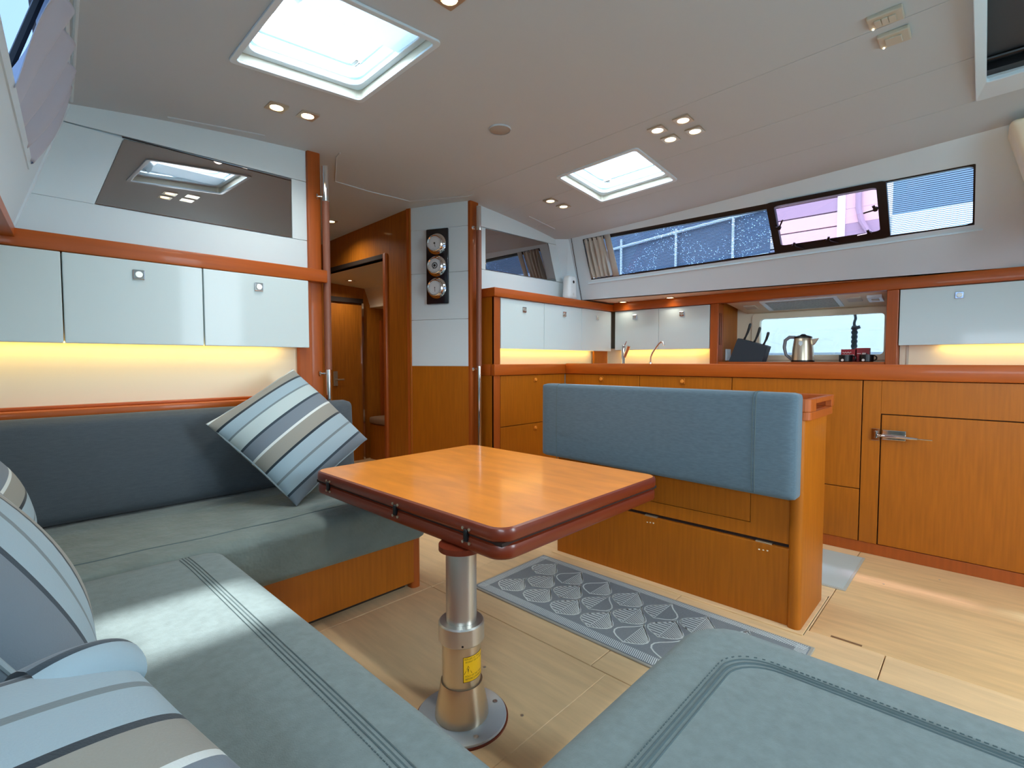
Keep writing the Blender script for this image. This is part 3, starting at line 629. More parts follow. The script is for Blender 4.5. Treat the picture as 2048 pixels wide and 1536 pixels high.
for x, y, w in ((2.606, 2.109, 'nearer the instrument wall'), (2.730, 2.096, 'nearer the curtain')): spotlight(x, y, ceil(x, y), 'square chrome ceiling spotlight above the small mirror, the one ' + w, 'pair of spotlights by the small mirror', 4)
spotlight(1.829, 3.573, ceil(1.829, 3.573), 'square ceiling spotlight in the passage beyond the handrail', 'passage spotlights', 14)
for y, w in ((2.235, 'sprayer tap'), (1.815, 'swan neck tap')): spotlight(3.735, y, 1.5, 'small spotlight under the soffit above the ' + w, 'soffit spotlights', 1.0, .03)
spotlight(2.412, 4.35, 1.755, 'spotlight in the cabin ceiling seen through the passage doorway', 'cabin spotlights', 8)

# ------------------------------------------------------------------ lockers above the settee
def latch(mb_parent, p, n, up):
    p, n, up = Vector(p), Vector(n), Vector(up); sd = up.cross(n)
    k = MB().obox(p + n * .003, sd * .019, up * .019, n * .003).build('latch_plate', M['chrome'], mb_parent, bevel=.002)
    MB().lathe([(0, .006), (.012, .006), (.0135, .003), (.0135, 0)], p + n * .006, n, 20).build('latch_button', M['steel'], k)
    return k
LK = ((-.30, .214, None, 'glossy white locker door meeting the slanted side wall'), (.218, .667, .444, 'glossy white middle locker with square chrome latch under the large mirror'), (.671, 1.130, .895, 'glossy white locker next to the passage post with square chrome latch'))
for x0, x1, lx, lab in LK:
    t = thing('wall_locker', lab, 'locker', ((x0 + x1) / 2, 2.50, 1.066), 'lockers above the settee')
    MB().box(x0 + .004, x1 - .004, 2.470, YB - .001, 1.075, 1.398).build('locker_body', M['cream'], t)
    d = MB().box(x0, x1, 2.450, 2.470, 1.066, 1.396).build('locker_door', M['gloss'], t, bevel=.003)
    if lx: latch(d, (lx, 2.450, 1.341), (0, -1, 0), (0, 0, 1))
def strip_light(name, label, p0, p1, energy, d):
    a, b = Vector(p0), Vector(p1); v = b - a
    t = thing(name, label, 'light', tuple((a + b) / 2))
    mb = MB(); ax = v / 2; s = Vector((0, 0, 1)).cross(v.normalized()) * .006
    mb.obox((a + b) / 2, ax, s, (0, 0, .003)); mb.build('strip', M['strip'], t)
    l = bpy.data.lights.new('strip_lamp', 'AREA'); l.shape = 'RECTANGLE'; l.size = v.length; l.size_y = .012; l.energy = energy; l.color = (1, .72, .16)
    o = bpy.data.objects.new('strip_lamp', l); COL.objects.link(o); o.parent = t
    z = -Vector(d).normalized(); x = v.normalized(); y = z.cross(x)
    o.matrix_local = Matrix((x, y, z)).transposed().to_4x4(); o.location = Vector(d).normalized() * .006 
strip_light('led_strip', 'warm light strip under the lockers above the settee', (-.25, 2.475, 1.070), (1.02, 2.475, 1.070), .50, (0, .6, -1))

# ------------------------------------------------------------------ galley
def sq(name, x0, x1, y0, y1, z0, z1, m, parent, bev=.003): return MB().box(x0, x1, y0, y1, z0, z1).build(name, M[m] if isinstance(m, str) else m, parent, bevel=bev)
XG, YG, XU = 3.128, 2.38, 3.804
# worktop in one L
t = thing('worktop', 'honey wood galley worktop with thick raised rounded edge running round the corner', 'worktop', (3.4, 1.2, .90))
MB().box(XG + .02, XH - .01, -1.34, YG + .02, .915, .958).build('worktop_slab', M['oak_y'], t)
MB().box(2.37, XG + .02, YG + .02, YB - .001, .915, .958).build('worktop_slab', M['oak_x'], t)
MB().box(XG - .012, XG + .03, -1.34, YG - .012, .902, .982).build('worktop_edge', M['oak_y'], t, bevel=.007)
MB().box(2.345, XG + .03, YG - .012, YG + .03, .902, .978).build('worktop_edge', M['oak_x'], t, bevel=.007)
MB().box(2.345, 2.375, YG + .03, YB - .001, .902, .978).build('worktop_edge', M['oak_y'], t, bevel=.005)
# base units along the bulkhead and the galley side
def knob(p, n, parent):
    p, n = Vector(p), Vector(n); up = Vector((0, 0, 1)); sd = up.cross(n)
    k = MB().obox(p + n * .003, sd * .018, up * .018, n * .003).build('latch_plate', M['oak'], parent, bevel=.003)
    MB().lathe([(0, .009), (.010, .008), (.012, .004), (.012, 0)], p + n * .005, n, 16).build('latch_button', M['tabletop'], k)
t = thing('galley_cabinet', 'corner wooden galley cabinet with two stacked doors beside the passage handrail', 'cabinet', (2.74, 2.46, 0), 'galley base cabinets')
sq('cabinet_body', 2.37, XG + .01, YG + .02, YB - .002, .06, .900, 'gap', t, 0)
sq('side_panel', 2.350, 2.372, YG + .002, YB - .002, .0, .902, 'oak', t)
sq('stile', 2.350, 2.409, YG, YG + .02, .0, .902, 'trim_v', t)
d = sq('door', 2.413, XG - .004, YG, YG + .018, .551, .899, 'oak', t, .002); knob((2.77, YG, .866), (0, -1, 0), d)
d = sq('door', 2.413, XG - .004, YG, YG + .018, .06, .547, 'oak', t, .002); knob((2.77, YG, .515), (0, -1, 0), d)
UN = ((1.738, 2.376, 2.045, 'wooden galley cabinet under the sprayer tap with small square latch'), (1.116, 1.734, 1.426, 'wooden galley cabinet between sink and stove bay with small square latch'))
for y0, y1, ky, lab in UN:
    t = thing('galley_cabinet', lab, 'cabinet', (3.4, (y0 + y1) / 2, 0), 'galley base cabinets')
    sq('cabinet_body', XG + .02, XG + .45, y0 - .002, y1 + .002, .06, .900, 'gap', t, 0)
    d = sq('door', XG, XG + .018, y0, y1, .50, .899, 'oak', t, .002); knob((XG, ky, .868), (-1, 0, 0), d)
    sq('door', XG, XG + .018, y0, y1, .06, .496, 'oak', t, .002)
t = thing('galley_cabinet', 'wooden galley cabinet with tall plain door over a low drawer front', 'cabinet', (3.4, .78, 0), 'galley base cabinets')
sq('cabinet_body', XG + .02, XG + .45, .452, 1.114, .06, .900, 'gap', t, 0)
sq('door', XG, XG + .018, .458, 1.112, .335, .899, 'oak', t, .002); sq('drawer_front', XG, XG + .018, .458, 1.112, .06, .331, 'oak', t, .002)
t = thing('fridge_cabinet', 'large wooden fridge cabinet with chrome lever latch on its door', 'cabinet', (3.4, -.4, 0))
sq('cabinet_body', XG + .02, XG + .45, -1.34, .450, .06, .900, 'gap', t, 0)
sq('stile', XG, XG + .018, .377, .453, .06, .899, 'oak', t, .001); sq('top_panel', XG, XG + .018, -1.34, .3762, .733, .899, 'oak', t, .001)
d = sq('door', XG, XG + .018, -1.34, .372, .062, .728, 'oak', t, .002)
lt = sq('latch_body', XG - .014, XG, .272, .368, .604, .654, 'chrome', d, .003)
mb = MB(); mb.tube([(XG - .020, .385, .624), (XG - .024, .33, .624), (XG - .026, .25, .622), (XG - .030, .225, .622)], [.007, .0085, .008, .006], 10); mb.tube([(XG - .030, .226, .622), (XG - .036, .170, .622)], .003, 8); mb.build('latch_lever', M['chrome'], lt)
mb = MB(); mb.box(XG - .006, XG, .380, .412, .596, .656); mb.cyl((XG - .016, .392, .610), (XG - .016, .392, .645), .006, 12); mb.box(XG - .018, XG - .004, .386, .402, .612, .642); mb.build('latch_keeper', M['chrome'], lt, bevel=.001)
bb = struct(MB().box(XG + .006, XG + .03, -1.34, YG + .03, 0, .058).build('baseboard_starboard', M['trim_v'], bevel=.002))
struct(MB().box(2.372, XG + .01, YG + .006, YG + .03, 0, .058).build('baseboard_forward', M['trim_v'], bevel=.002))

# upper joinery: rail, posts, back panels
t6 = shell('trim_6')
MB().box(2.340, XU + .03, YG - .018, YB - .001, 1.428, 1.487).build('rail', M['oak_x'], t6, bevel=.005)
MB().box(XU - .018, XU + .06, -1.34, YG - .018, 1.430, 1.4985).build('rail', M['oak_y'], t6, bevel=.005)
MB().box(2.352, 2.374, YG + .002, YB - .001, .975, 1.428).build('side_panel', M['oak'], t6, bevel=.002)
MB().box(2.352, 2.410, YG - .001, YG + .02, .976, 1.428).build('stile', M['trim_v'], t6, bevel=.003)
MB().box(3.62, XU + .02, YG + .06, YG + .08, .958, 1.10).build('corner_post', M['oak'], t6, bevel=.002)
MB().box(XU - .004, XU + .10, 1.462, 1.522, .958, 1.430).build('post', M['trim_v'], t6, bevel=.004)
MB().box(XU - .004, XU + .10, .388, .447, .958, 1.430).build('post', M['trim_v'], t6, bevel=.004)
MB().box(XU + .10, XH - .002, 1.462, 1.490, .958, 1.497).build('bay_cheek', M['oak'], t6)
MB().box(XU + .10, XH - .002, .415, .443, .958, 1.497).build('bay_cheek', M['oak'], t6)
mb = MB(); mb.box(XU + .020, XU + .030, 1.4605, 1.463, 1.12, 1.36); mb.box(XU + .055, XU + .060, 1.4605, 1.463, 1.12, 1.36); mb.build('cheek_groove', M['gap'], t6)
MB().box(XU + .09, XU + .10, 1.523, YG + .1, .958, 1.11).build('back_panel', M['cream'], t6); MB().box(XU + .09, XU + .10, -1.34, .385, .958, 1.11).build('back_panel', M['cream'], t6)
MB().box(XU + .084, XU + .09, .34, .352, .958, 1.10).build('back_panel_joint', M['beige'], t6)
MB().box(2.376, XU + .09, YG + .10, YG + .11, .958, 1.11).build('back_panel', M['cream'], t6)
MB().box(XU + .005, XH - .001, .447, 1.462, .958, .994).build('bay_sill', M['oak_y'], t6, bevel=.003)
# upper lockers
SL = ((2.414, 2.869, 2.649, 'glossy white galley locker nearest the handrail with small square latch'), (2.873, 3.342, 3.112, 'glossy white galley locker in the middle of the corner bulkhead row'), (3.346, XU - .022, 3.565, 'glossy white galley locker tucked into the inner corner under the soap dispenser'))
for x0, x1, lx, lab in SL:
    t = thing('wall_locker', lab, 'locker', ((x0 + x1) / 2, YG + .05, 1.084), 'galley lockers on the bulkhead')
    sq('locker_body', x0 + .003, x1 - .003, YG + .017, YG + .098, 1.092, 1.428, 'cream', t, 0)
    d = sq('locker_door', x0, x1, YG - .002, YG + .016, 1.084, 1.424, 'gloss', t, .002); latch(d, (lx, YG - .002, 1.361), (0, -1, 0), (0, 0, 1))
GLk = ((1.9465, 2.353, 2.160, 'glossy white galley locker above the sprayer tap'), (1.528, 1.9435, 1.747, 'glossy white galley locker above the curved spout tap'), (-.62, .383, .117, 'wide glossy white galley locker above the fridge cabinet'))
for y0, y1, ly, lab in GLk:
    t = thing('wall_locker', lab, 'locker', (XU + .05, (y0 + y1) / 2, 1.094), 'galley lockers on the hull side')
    sq('locker_body', XU + .017, XU + .086, y0 + .003, y1 - .003, 1.102, 1.428, 'cream', t, 0)
    d = sq('locker_door', XU, XU + .016, y0, y1, 1.094, 1.426, 'gloss', t, .002); latch(d, (XU, ly, 1.371), (-1, 0, 0), (0, 0, 1))
strip_light('led_strip', 'warm light strip under the corner bulkhead lockers', (2.45, YG + .06, 1.088), (3.60, YG + .06, 1.088), .45, (0, .3, -1))
strip_light('led_strip', 'warm light strip under the lockers above the taps', (XU + .05, 2.33, 1.098), (XU + .05, 1.56, 1.098), .40, (.3, 0, -1))
strip_light('led_strip', 'warm light strip under the wide locker above the fridge cabinet', (XU + .05, .20, 1.098), (XU + .05, -.55, 1.098), .35, (.3, 0, -1))

# extractor hood in the bay
t = thing('range_hood', 'cream extractor hood with grey filter grille over the galley window', 'hood', (4.0, .95, 1.37))
MB().hexa([(XU + .012, .449, 1.436), (XU + .012, 1.430, 1.436), (XU + .012, 1.440, 1.497), (XU + .012, .449, 1.497)], [(XH - .003, .449, 1.372), (XH - .003, 1.385, 1.372), (XH - .003, 1.440, 1.497), (XH - .003, .449, 1.497)]).build('hood_body', M['cream'], t, bevel=.006)
def hz(x): return 1.436 + (1.372 - 1.436) * (x - XU - .012) / (XH - XU - .015)
def hood_plate(x0, x1, y0, y1, d, m, name, parent=t):
    return MB().hexa([(x0, y0, hz(x0) - d), (x1, y0, hz(x1) - d), (x1, y1, hz(x1) - d), (x0, y1, hz(x0) - d)], [(x0, y0, hz(x0) + .002), (x1, y0, hz(x1) + .002), (x1, y1, hz(x1) + .002), (x0, y1, hz(x0) + .002)]).build(name, M[m], parent, bevel=.002)
fr = hood_plate(3.87, 4.12, .72, 1.20, .008, 'grp', 'filter_frame'); hood_plate(3.885, 4.105, .745, 1.165, .010, 'filter', 'filter_grille', fr)
hood_plate(3.95, 4.04, 1.255, 1.335, .008, 'beige', 'hood_lamp'); hood_plate(3.93, 4.02, .60, .68, .008, 'beige', 'hood_lamp')
k = hood_plate(3.91, 4.02, .485, .565, .018, 'grp', 'hood_switch'); hood_plate(3.945, 3.985, .505, .545, .021, 'beige', 'switch_key', k)

# things standing in the bay
ZS = .994
t = thing('wall_socket', 'white wall socket low on the bay cheek behind the knife block', 'socket', (4.0, 1.458, 1.0))
sq('socket_plate', 3.945, 4.035, 1.449, 1.4615, 1.002, 1.092, 'grp', t, .004); sq('socket_insert', 3.968, 4.012, 1.446, 1.450, 1.025, 1.069, 'white', t, .002)
t = thing('knife_block', 'dark slate slanted knife block on the bay sill', 'knife block', (3.87, 1.27, ZS))
kb = [(1.395, ZS), (1.160, ZS), (1.128, 1.105), (1.332, 1.168)]
MB().prism([(3.835, y, z) for y, z in kb], (.10, 0, 0)).build('block_body', M['knifeblock'], t, bevel=.004)
kd = Vector((0, -.36, 1)).normalized()
for i, (y, z, L) in enumerate(((1.302, 1.160, .135), (1.232, 1.139, .125), (1.168, 1.120, .105))):
    p = Vector((3.885, y, z)) - kd * .012
    k = thing('kitchen_knife', ('tallest black handled knife in the slate knife block', 'middle black handled knife in the slate knife block', 'shortest black handled knife in the slate knife block')[i], 'knife', tuple(p))
    mb = MB(); mb.tube([p + kd * L * f + Vector((0, -.006 * math.sin(3 * f), 0)) for f in (0, .12, .25, .5, .75, .92, 1)], [.006, .008, .0065, .0085, .0095, .010, .006], 10); mb.build('knife_handle', M['black'], k)
    MB().obox(p - kd * .035, (0, .009, 0), (.001, 0, 0), kd * .04).build('knife_blade', M['steel'], k)
t = thing('electric_kettle', 'brushed steel electric kettle with black lid and grey handle', 'kettle', (3.89, .915, ZS))
kc = (3.89, .915, ZS)
MB().lathe([(0, 0), (.070, 0), (.071, .006), (.070, .012)], kc).build('kettle_foot', M['black'], t)
MB().lathe([(.068, .008), (.067, .04), (.064, .09), (.058, .14), (.054, .166), (.050, .170)], kc, n=40).build('kettle_body', M['satin'], t)
MB().lathe([(.055, .163), (.053, .172), (.040, .178), (.020, .183), (.012, .190), (0, .191)], kc, n=32).build('kettle_lid', M['black'], t)
mb = MB(); mb.tube([(3.89, .962, ZS + .170), (3.89, 1.000, ZS + .172), (3.89, 1.026, ZS + .150), (3.89, 1.032, ZS + .10), (3.89, 1.020, ZS + .05), (3.89, .990, ZS + .022), (3.89, .975, ZS + .012)], [.010, .012, .012, .011, .010, .009, .007], 10); mb.build('kettle_handle', mat('kettle_grey', (120, 124, 130), .4), t)
mb = MB(); mb.prism([(3.878, .868, ZS + .105), (3.878, .860, ZS + .155), (3.878, .820, ZS + .160), (3.878, .846, ZS + .118)], (.024, 0, 0)); mb.build('kettle_spout', M['satin'], t, bevel=.004)
mb = MB(); mb.prism([(3.8243, .925, ZS + .140), (3.8243, .905, ZS + .140), (3.8243, .903, ZS + .120), (3.8243, .915, ZS + .108), (3.8243, .927, ZS + .120)], (.006, 0, 0)); mb.build('kettle_emblem', M['grp'], t)
for i, (y0, y1, z1, lab) in enumerate(((.612, .685, 1.078, 'small dark red carton with a line of white script'), (.545, .606, 1.085, 'small taller red carton with white print block'))):
    t = thing('tea_carton', lab, 'carton', (3.99, (y0 + y1) / 2, ZS))
    sq('carton_box', 3.965, 4.015, y0 + .004, y1 + .02, ZS, z1, 'red', t, .0015)
    mb = MB()
    if i == 0:
        mb.tube([(3.964, y1 + .012 - .05 * u, z1 - .022 + .004 * math.sin(u * 22)) for u in frange(0, 1, 20)], .0015, 4)
        mb.box(3.9635, 3.966, y0 + .02, y1 + .01, z1 - .040, z1 - .036)
    else:
        mb.box(3.9635, 3.966, y0 + .022, y0 + .042, z1 - .042, z1 - .032); mb.box(3.9635, 3.966, y0 + .048, y0 + .07, z1 - .038, z1 - .035)
    mb.build('carton_print', M['whiteink'], t)
def mug(y, lab, spoon=False):
    t = thing('black_mug', lab, 'mug', (3.89, y, ZS)); c = (3.89, y, ZS)
    MB().lathe([(0, 0), (.034, 0), (.038, .004), (.039, .046), (.036, .046), (.034, .008), (0, .006)], c, n=28).build('mug_body', M['black'], t)
    mb = MB(); mb.tube([(3.89, y - .037 - .016 * math.sin(a), ZS + .025 + .015 * math.cos(a)) for a in frange(0, math.pi, 8)], .004, 8); mb.build('mug_handle', M['black'], t)
    mb = MB(); mb.cyl((3.853, y + .012, ZS + .012), (3.8505, y + .012, ZS + .012), .008, 10); mb.build('mug_emblem', M['whiteink'], t)
    if spoon: MB().lathe([(0, .056), (.004, .054), (.004, .050), (.014, .048), (.03, .0475), (.039, .046)], c).build('mug_lid', M['black'], t)
mug(.664, 'low black mug standing before the darker red carton'); mug(.552, 'low black lidded mug standing before the taller red carton', True)
# taps
t = thing('sprayer_tap', 'short chrome mixer tap with pull-out sprayer head', 'tap', (3.60, 2.145, .958))
MB().lathe([(.024, 0), (.022, .02), (.0175, .03), (.0165, .165), (.012, .172), (0, .172)], (3.60, 2.145, .958)).build('tap_body', M['chrome'], t)
mb = MB(); mb.tube([(3.60, 2.140, 1.03), (3.595, 2.115, 1.075), (3.59, 2.10, 1.105), (3.588, 2.092, 1.122)], [.013, .014, .015, .016], 12); mb.build('sprayer_head', M['chrome'], t)
mb = MB(); mb.tube([(3.60, 2.138, 1.125), (3.60, 2.118, 1.160)], [.005, .003], 8); mb.build('tap_lever', M['chrome'], t)
t = thing('spout_tap', 'slim chrome tap with swan neck spout', 'tap', (3.58, 1.895, .958))
MB().lathe([(.017, 0), (.016, .03), (.010, .034), (0, .034)], (3.58, 1.895, .958)).build('tap_base', M['chrome'], t)
mb = MB(); mb.tube([(3.58, 1.895, .985), (3.58, 1.893, 1.03), (3.58, 1.880, 1.06), (3.58, 1.850, 1.105), (3.58, 1.825, 1.135), (3.58, 1.808, 1.146), (3.58, 1.792, 1.142), (3.58, 1.782, 1.118)], [.0065] * 5 + [.007, .0075, .0075], 10); mb.build('tap_spout', M['chrome'], t)
# soap dispenser on the corner shelf
t = thing('soap_dispenser', 'white plastic dispenser with dark sensor spot standing on the corner rail', 'dispenser', (3.26, 2.44, 1.487))
MB().rbox((3.198, 2.40, 1.487), (3.322, 2.475, 1.680), .030, 8, warp=lambda p, q: (3.259 + (p.x - 3.259) * (1.06 - .28 * (p.z - 1.487) / .185), p.y, p.z)).build('dispenser_body', mat('dispenser_white', (232, 240, 242), .3, coat=.3), t)
MB().lathe([(0, .002), (.011, .001), (.012, 0)], (3.262, 2.400, 1.628), (0, -1, 0), 16).build('sensor', M['black'], t)
MB().lathe([(.007, .0015), (.009, .0015), (.009, 0)], (3.262, 2.399, 1.532), (0, -1, 0), 16).build('button', M['beige'], t)

# ------------------------------------------------------------------ instrument board on the angled wall
t = thing('instrument_board', 'dark navy board with three chrome ship instruments on the angled white wall', 'instruments', gp(.225, 1.388))
MB().hexa([gp(.140, 1.388, .001), gp(.306, 1.388, .001), gp(.306, 1.388, .020), gp(.140, 1.388, .020)], [gp(.140, 1.895, .001), gp(.306, 1.895, .001), gp(.306, 1.895, .020), gp(.140, 1.895, .020)]).build('backboard', M['navy'], t, bevel=.006)
for i, z in enumerate((1.790, 1.642, 1.494)):
    c = Vector(gp(.222, z, .020)); up = Vector((0, 0, 1)); sd = up.cross(GN)
    k = MB().lathe([(.070, 0), (.070, .006), (.062, .010), (.056, .012), (.054, .030), (.056, .036), (.052, .040), (.047, .036), (.047, .032)], c, GN, 40).build('instrument_case', M['chrome'], t)
    MB().lathe([(0, .0335), (.048, .0335), (.048, .031)], c, GN, 32).build('dial', M['dial'], k)
    mb = MB()
    for q in range(24):
        a = 2 * math.pi * q / 24; d = sd * math.cos(a) + up * math.sin(a); mb.obox(c + GN * .0338 + d * .041, d * .004, GN.cross(d) * .0006, GN * .0003)
    if i == 1: mb.lathe([(.014, .0342), (.022, .0342)], c, GN, 24)
    mb.build('dial_marks', mat('dial_ink', (90, 96, 100), .6) if i == 0 else bpy.data.materials['dial_ink'], k)
    mb = MB(); d = (up * -.95 + sd * (.2, -.5, .05)[i]).normalized(); mb.obox(c + GN * .0348 + d * .012, d * .016, GN.cross(d) * .0012, GN * .0004); mb.lathe([(0, .037), ((.006, .009, .003)[i], .0365), ((.006, .009, .003)[i], .034)], c, GN, 14); mb.build('pointer', M['black'], k)

# ------------------------------------------------------------------ grab poles
def pole(x, y, zt, z1, z0, zb, side, label):
    t = thing('grab_pole', label, 'handrail', (x, y, 0))
    MB().cyl((x, y, z1), (x, y, zt), .0165, 24).build('chrome_sleeve', M['chrome'], t, bevel=.002)
    MB().cyl((x, y, z0), (x, y, z1), .0182, 24).build('leather_grip', M['leather'], t)
    MB().cyl((x, y, zb), (x, y, z0), .0165, 24).build('chrome_sleeve', M['chrome'], t)
    for z in (z1 + .025, z0 - .02):
        q = Vector((x, y, z)); e = q + Vector(side)
        mb = MB(); mb.cyl(q, e, .006, 12); mb.lathe([(0, .008), (.012, .006), (.016, 0)], e, q - e, 16); mb.build('bracket', M['chrome'], t)
pole(1.246, 2.488, 1.995, 1.815, .955, .232, (-.034, .024, 0), 'leather wrapped grab pole with chrome ends by the settee post')
pole(2.292, 2.462, 2.02, 1.86, .965, .0, (-.006, .046, 0), 'leather wrapped grab pole with chrome ends beside the instrument wall')

# ------------------------------------------------------------------ bench with backrest
t = thing('bench_seat', 'honey wood bench cabinet with tray top and grip slot in its rounded end', 'bench', (2.22, 1.03, 0))
sq('bench_body', 2.075, 2.385, .475, 1.605, 0, .79, 'oak', t, .004)
sq('front_panel', 2.05, 2.075, .510, 1.605, .004, .298, 'oak', t, .003)
up_ = MB()
up_.box(2.060, 2.075, .512, .652, .312, .78); up_.box(2.060, 2.075, 1.125, 1.605, .312, .78); up_.box(2.060, 2.075, .652, 1.125, .312, .366); up_.box(2.060, 2.075, .652, 1.125, .49, .78)
up_.build('folding_panel', M['oak'], t)
sq('hatch_panel', 2.060, 2.075, .6545, 1.1225, .3685, .4875, 'oak', t, .001)
sq('panel_gap', 2.066, 2.076, .512, 1.605, .298, .312, 'gap', t, 0)
for y in (.60, 1.075): sq('hinge', 2.052, 2.066, y - .03, y + .03, .297, .303, 'satin', t, .001)
mb = MB()
for y in (.585, .60, .615, 1.06, 1.075, 1.09): mb.cyl((2.0495, y, .272 + .004 * math.sin(y * 90)), (2.051, y, .272), .0035, 8)
mb.build('screw_caps', M['cream'], t)
mb = MB(); pts = rrect(2.035, 2.392, .466, .512, .020, 6); mb.prism([(x, y, 0) for x, y in pts], (0, 0, .79)); mb.build('end_panel', M['oak'], t)
# tray top: low walls with an open grip slot in the end wall
mb = MB(); o_ = rrect(2.03, 2.412, .448, 1.612, .03, 6); i_ = rrect(2.052, 2.394, .470, 1.592, .02, 6)
ringm(mb, o_, i_, lambda x, y: (x, y, .785), lambda x, y: (x, y, .815))
mb.build('tray_wall', M['trim_v'], t, bevel=.002)
mb = MB(); mb.box(2.052, 2.394, 1.59, 1.612, .815, .862); mb.box(2.030, 2.052, .47, 1.612, .815, .862); mb.box(2.392, 2.412, .47, 1.612, .815, .862)
mb.build('tray_wall', M['trim_v'], t, bevel=.003)
mb = MB(); cx_ = [(p[0], p[1]) for p in rrect(2.03, 2.412, .448, .52, .03, 6)]
mb.prism([(x, y, .815) for x, y in ((2.030, .478), (2.032, .466), (2.039, .457), (2.048, .451), (2.060, .448), (2.115, .448), (2.115, .470), (2.052, .470), (2.052, .478))], (0, 0, .047))
mb.box(2.372, 2.412, .448, .472, .815, .862); mb.box(2.115, 2.372, .448, .470, .843, .862)
mb.build('grip_rail', M['trim_v'], t, bevel=.003)
sq('tray_floor', 2.05, 2.395, .468, 1.60, .785, .80, 'oak', t, 0)
struct(MB().box(2.02, 2.42, .452, 1.62, 0, .006).build('trim_7', M['floor'], bevel=.002))
t = thing('backrest_cushion', 'blue grey canvas backrest cushion hung over the wooden bench', 'cushion', (2.0, 1.05, .51))
def bw(p, q):
    z = p.z
    if z < .62: z += (p.y - .47) * .018
    return (p.x - .012 * (1 - q.y ** 2) * (1 - q.z ** 2) * (1 if q.x < 0 else 0), p.y, z)
MB().rbox((1.950, .470, .503), (2.029, 1.632, .886), .017, 26, bw).build('cushion_body', M['bench'], t)
for y in (.606, .616, 1.53):
    mb = MB(); f_ = 1 - abs((y - 1.05) / .58) ** 3.6; mb.tube([(1.9495 - .012 * f_ * (1 - (abs(z - .694) / .19) ** 3.6) , y, z) for z in frange(.516, .870, 14)] + [(1.956, y, .884), (1.975, y, .8865), (2.02, y, .8865)], .0018, 5); mb.build('seam', M['seam'], t)

# ------------------------------------------------------------------ folding table
TX0, TX1, TY0, TY1, ZT = .868, 1.702, .852, 1.878, .58
PC = (.898, 1.04)
t = thing('saloon_table', 'folded honey wood table with dark red-brown edge on a single metal pedestal', 'table', (PC[0], PC[1], 0))
def leaf(z0, z1, d, name, m, rim, rm):
    mb = MB(); o = rrect(TX0 + d, TX1 - d, TY0 + d, TY1 - d, .055, 8); b = .010
    outl = lambda k: [(x, y) for x, y in rrect(TX0 + d + k, TX1 - d - k, TY0 + d + k, TY1 - d - k, .055 - k, 8)]
    prof = [(b, z0), (.003, z0 + .004), (0, z0 + .010), (0, z1 - .010), (.003, z1 - .003), (b, z1)]
    rings = [[mb.bm.verts.new((x, y, z)) for x, y in outl(k)] for k, z in prof]; n = len(o)
    for A, B in zip(rings[:-1], rings[1:]):
        for i in range(n): mb.bm.faces.new((A[i], A[(i + 1) % n], B[(i + 1) % n], B[i]))
    mb.bm.faces.new(rings[0][::-1]); e = mb.build(rim, M[rm], t)
    mb = MB(); mb.bm.faces.new([mb.bm.verts.new((x, y, z1)) for x, y in outl(b)]); mb.build(name, M[m], e if False else t, smooth=0)
    return e
leaf(.541, ZT, 0, 'upper_leaf', 'tabletop', 'upper_edging', 'tableedge')
leaf(.495, .536, .002, 'lower_leaf_top', 'gap', 'lower_edging', 'tableedge')
mb = MB(); mb.box(TX0 + .012, TX1 - .012, TY0 + .012, TY1 - .012, .534, .543); mb.build('leaf_gap', M['gap'], t)
for y in (1.75, 1.315, .985):
    h = MB().rbox((TX0 - .006, y - .007, .522), (TX0 + .006, y + .007, .556), .004, 4).build('hinge', M['black'], t)
    for dy in (-.013, .013):
        for dz in (.520, .557): MB().cyl((TX0 + .001, y + dy, dz), (TX0 - .0025, y + dy, dz), .0042, 10).build('hinge_screw', M['satin'], h)
for x, y in ((TX0 + .13, TY0 + .05), (TX1 - .1, TY0 + .06)): MB().cyl((x, y, .488), (x, y, .497), .016, 16).build('rubber_pad', M['black'], t)
MB().lathe([(0, .497), (.062, .497), (.062, .482), (.050, .478), (0, .478)], (*PC, 0)).build('mount_collar', M['tableedge'], t)
MB().lathe([(.0425, .480), (.0425, .20)], (*PC, 0), n=48).build('upper_column', M['steel'], t)
MB().lathe([(.0430, .282), (.060, .282), (.0635, .278), (.0635, .232), (.060, .228), (.053, .228)], (*PC, 0), n=48).build('locking_collar', M['steel'], t, smooth=30)
lower = MB().lathe([(.0535, .232), (.0535, .06)], (*PC, 0), n=48).build('lower_column', M['satin'], t)
MB().lathe([(.054, .110), (.058, .112), (.0595, .106), (.062, .09), (.073, .034), (.075, .018), (.074, .012)], (*PC, 0), n=48).build('column_cone', M['satin'], t)
pl = MB().lathe([(0, .013), (.118, .013), (.125, .011), (.126, .007), (.126, .004)], (*PC, 0), n=64).build('base_plate', M['plate'], t)
MB().lathe([(.130, 0), (.130, .005), (.120, .005)], (*PC, 0), n=64).build('base_ring', M['tableedge'], t)
for a in (-20, 70, 160, 250):
    p = (PC[0] + .103 * math.cos(R(a)), PC[1] + .103 * math.sin(R(a)), .0131); MB().lathe([(0, .001), (.003, .001), (.0045, .0018), (.0075, .0005)], p, n=14).build('plate_screw', M['steel'], pl)
hd = Vector((-.62, -.785, 0)); MB().cyl(Vector((*PC, .238)) + hd * .062, Vector((*PC, .238)) + hd * .064, .003, 10).build('grub_screw', M['black'], t)
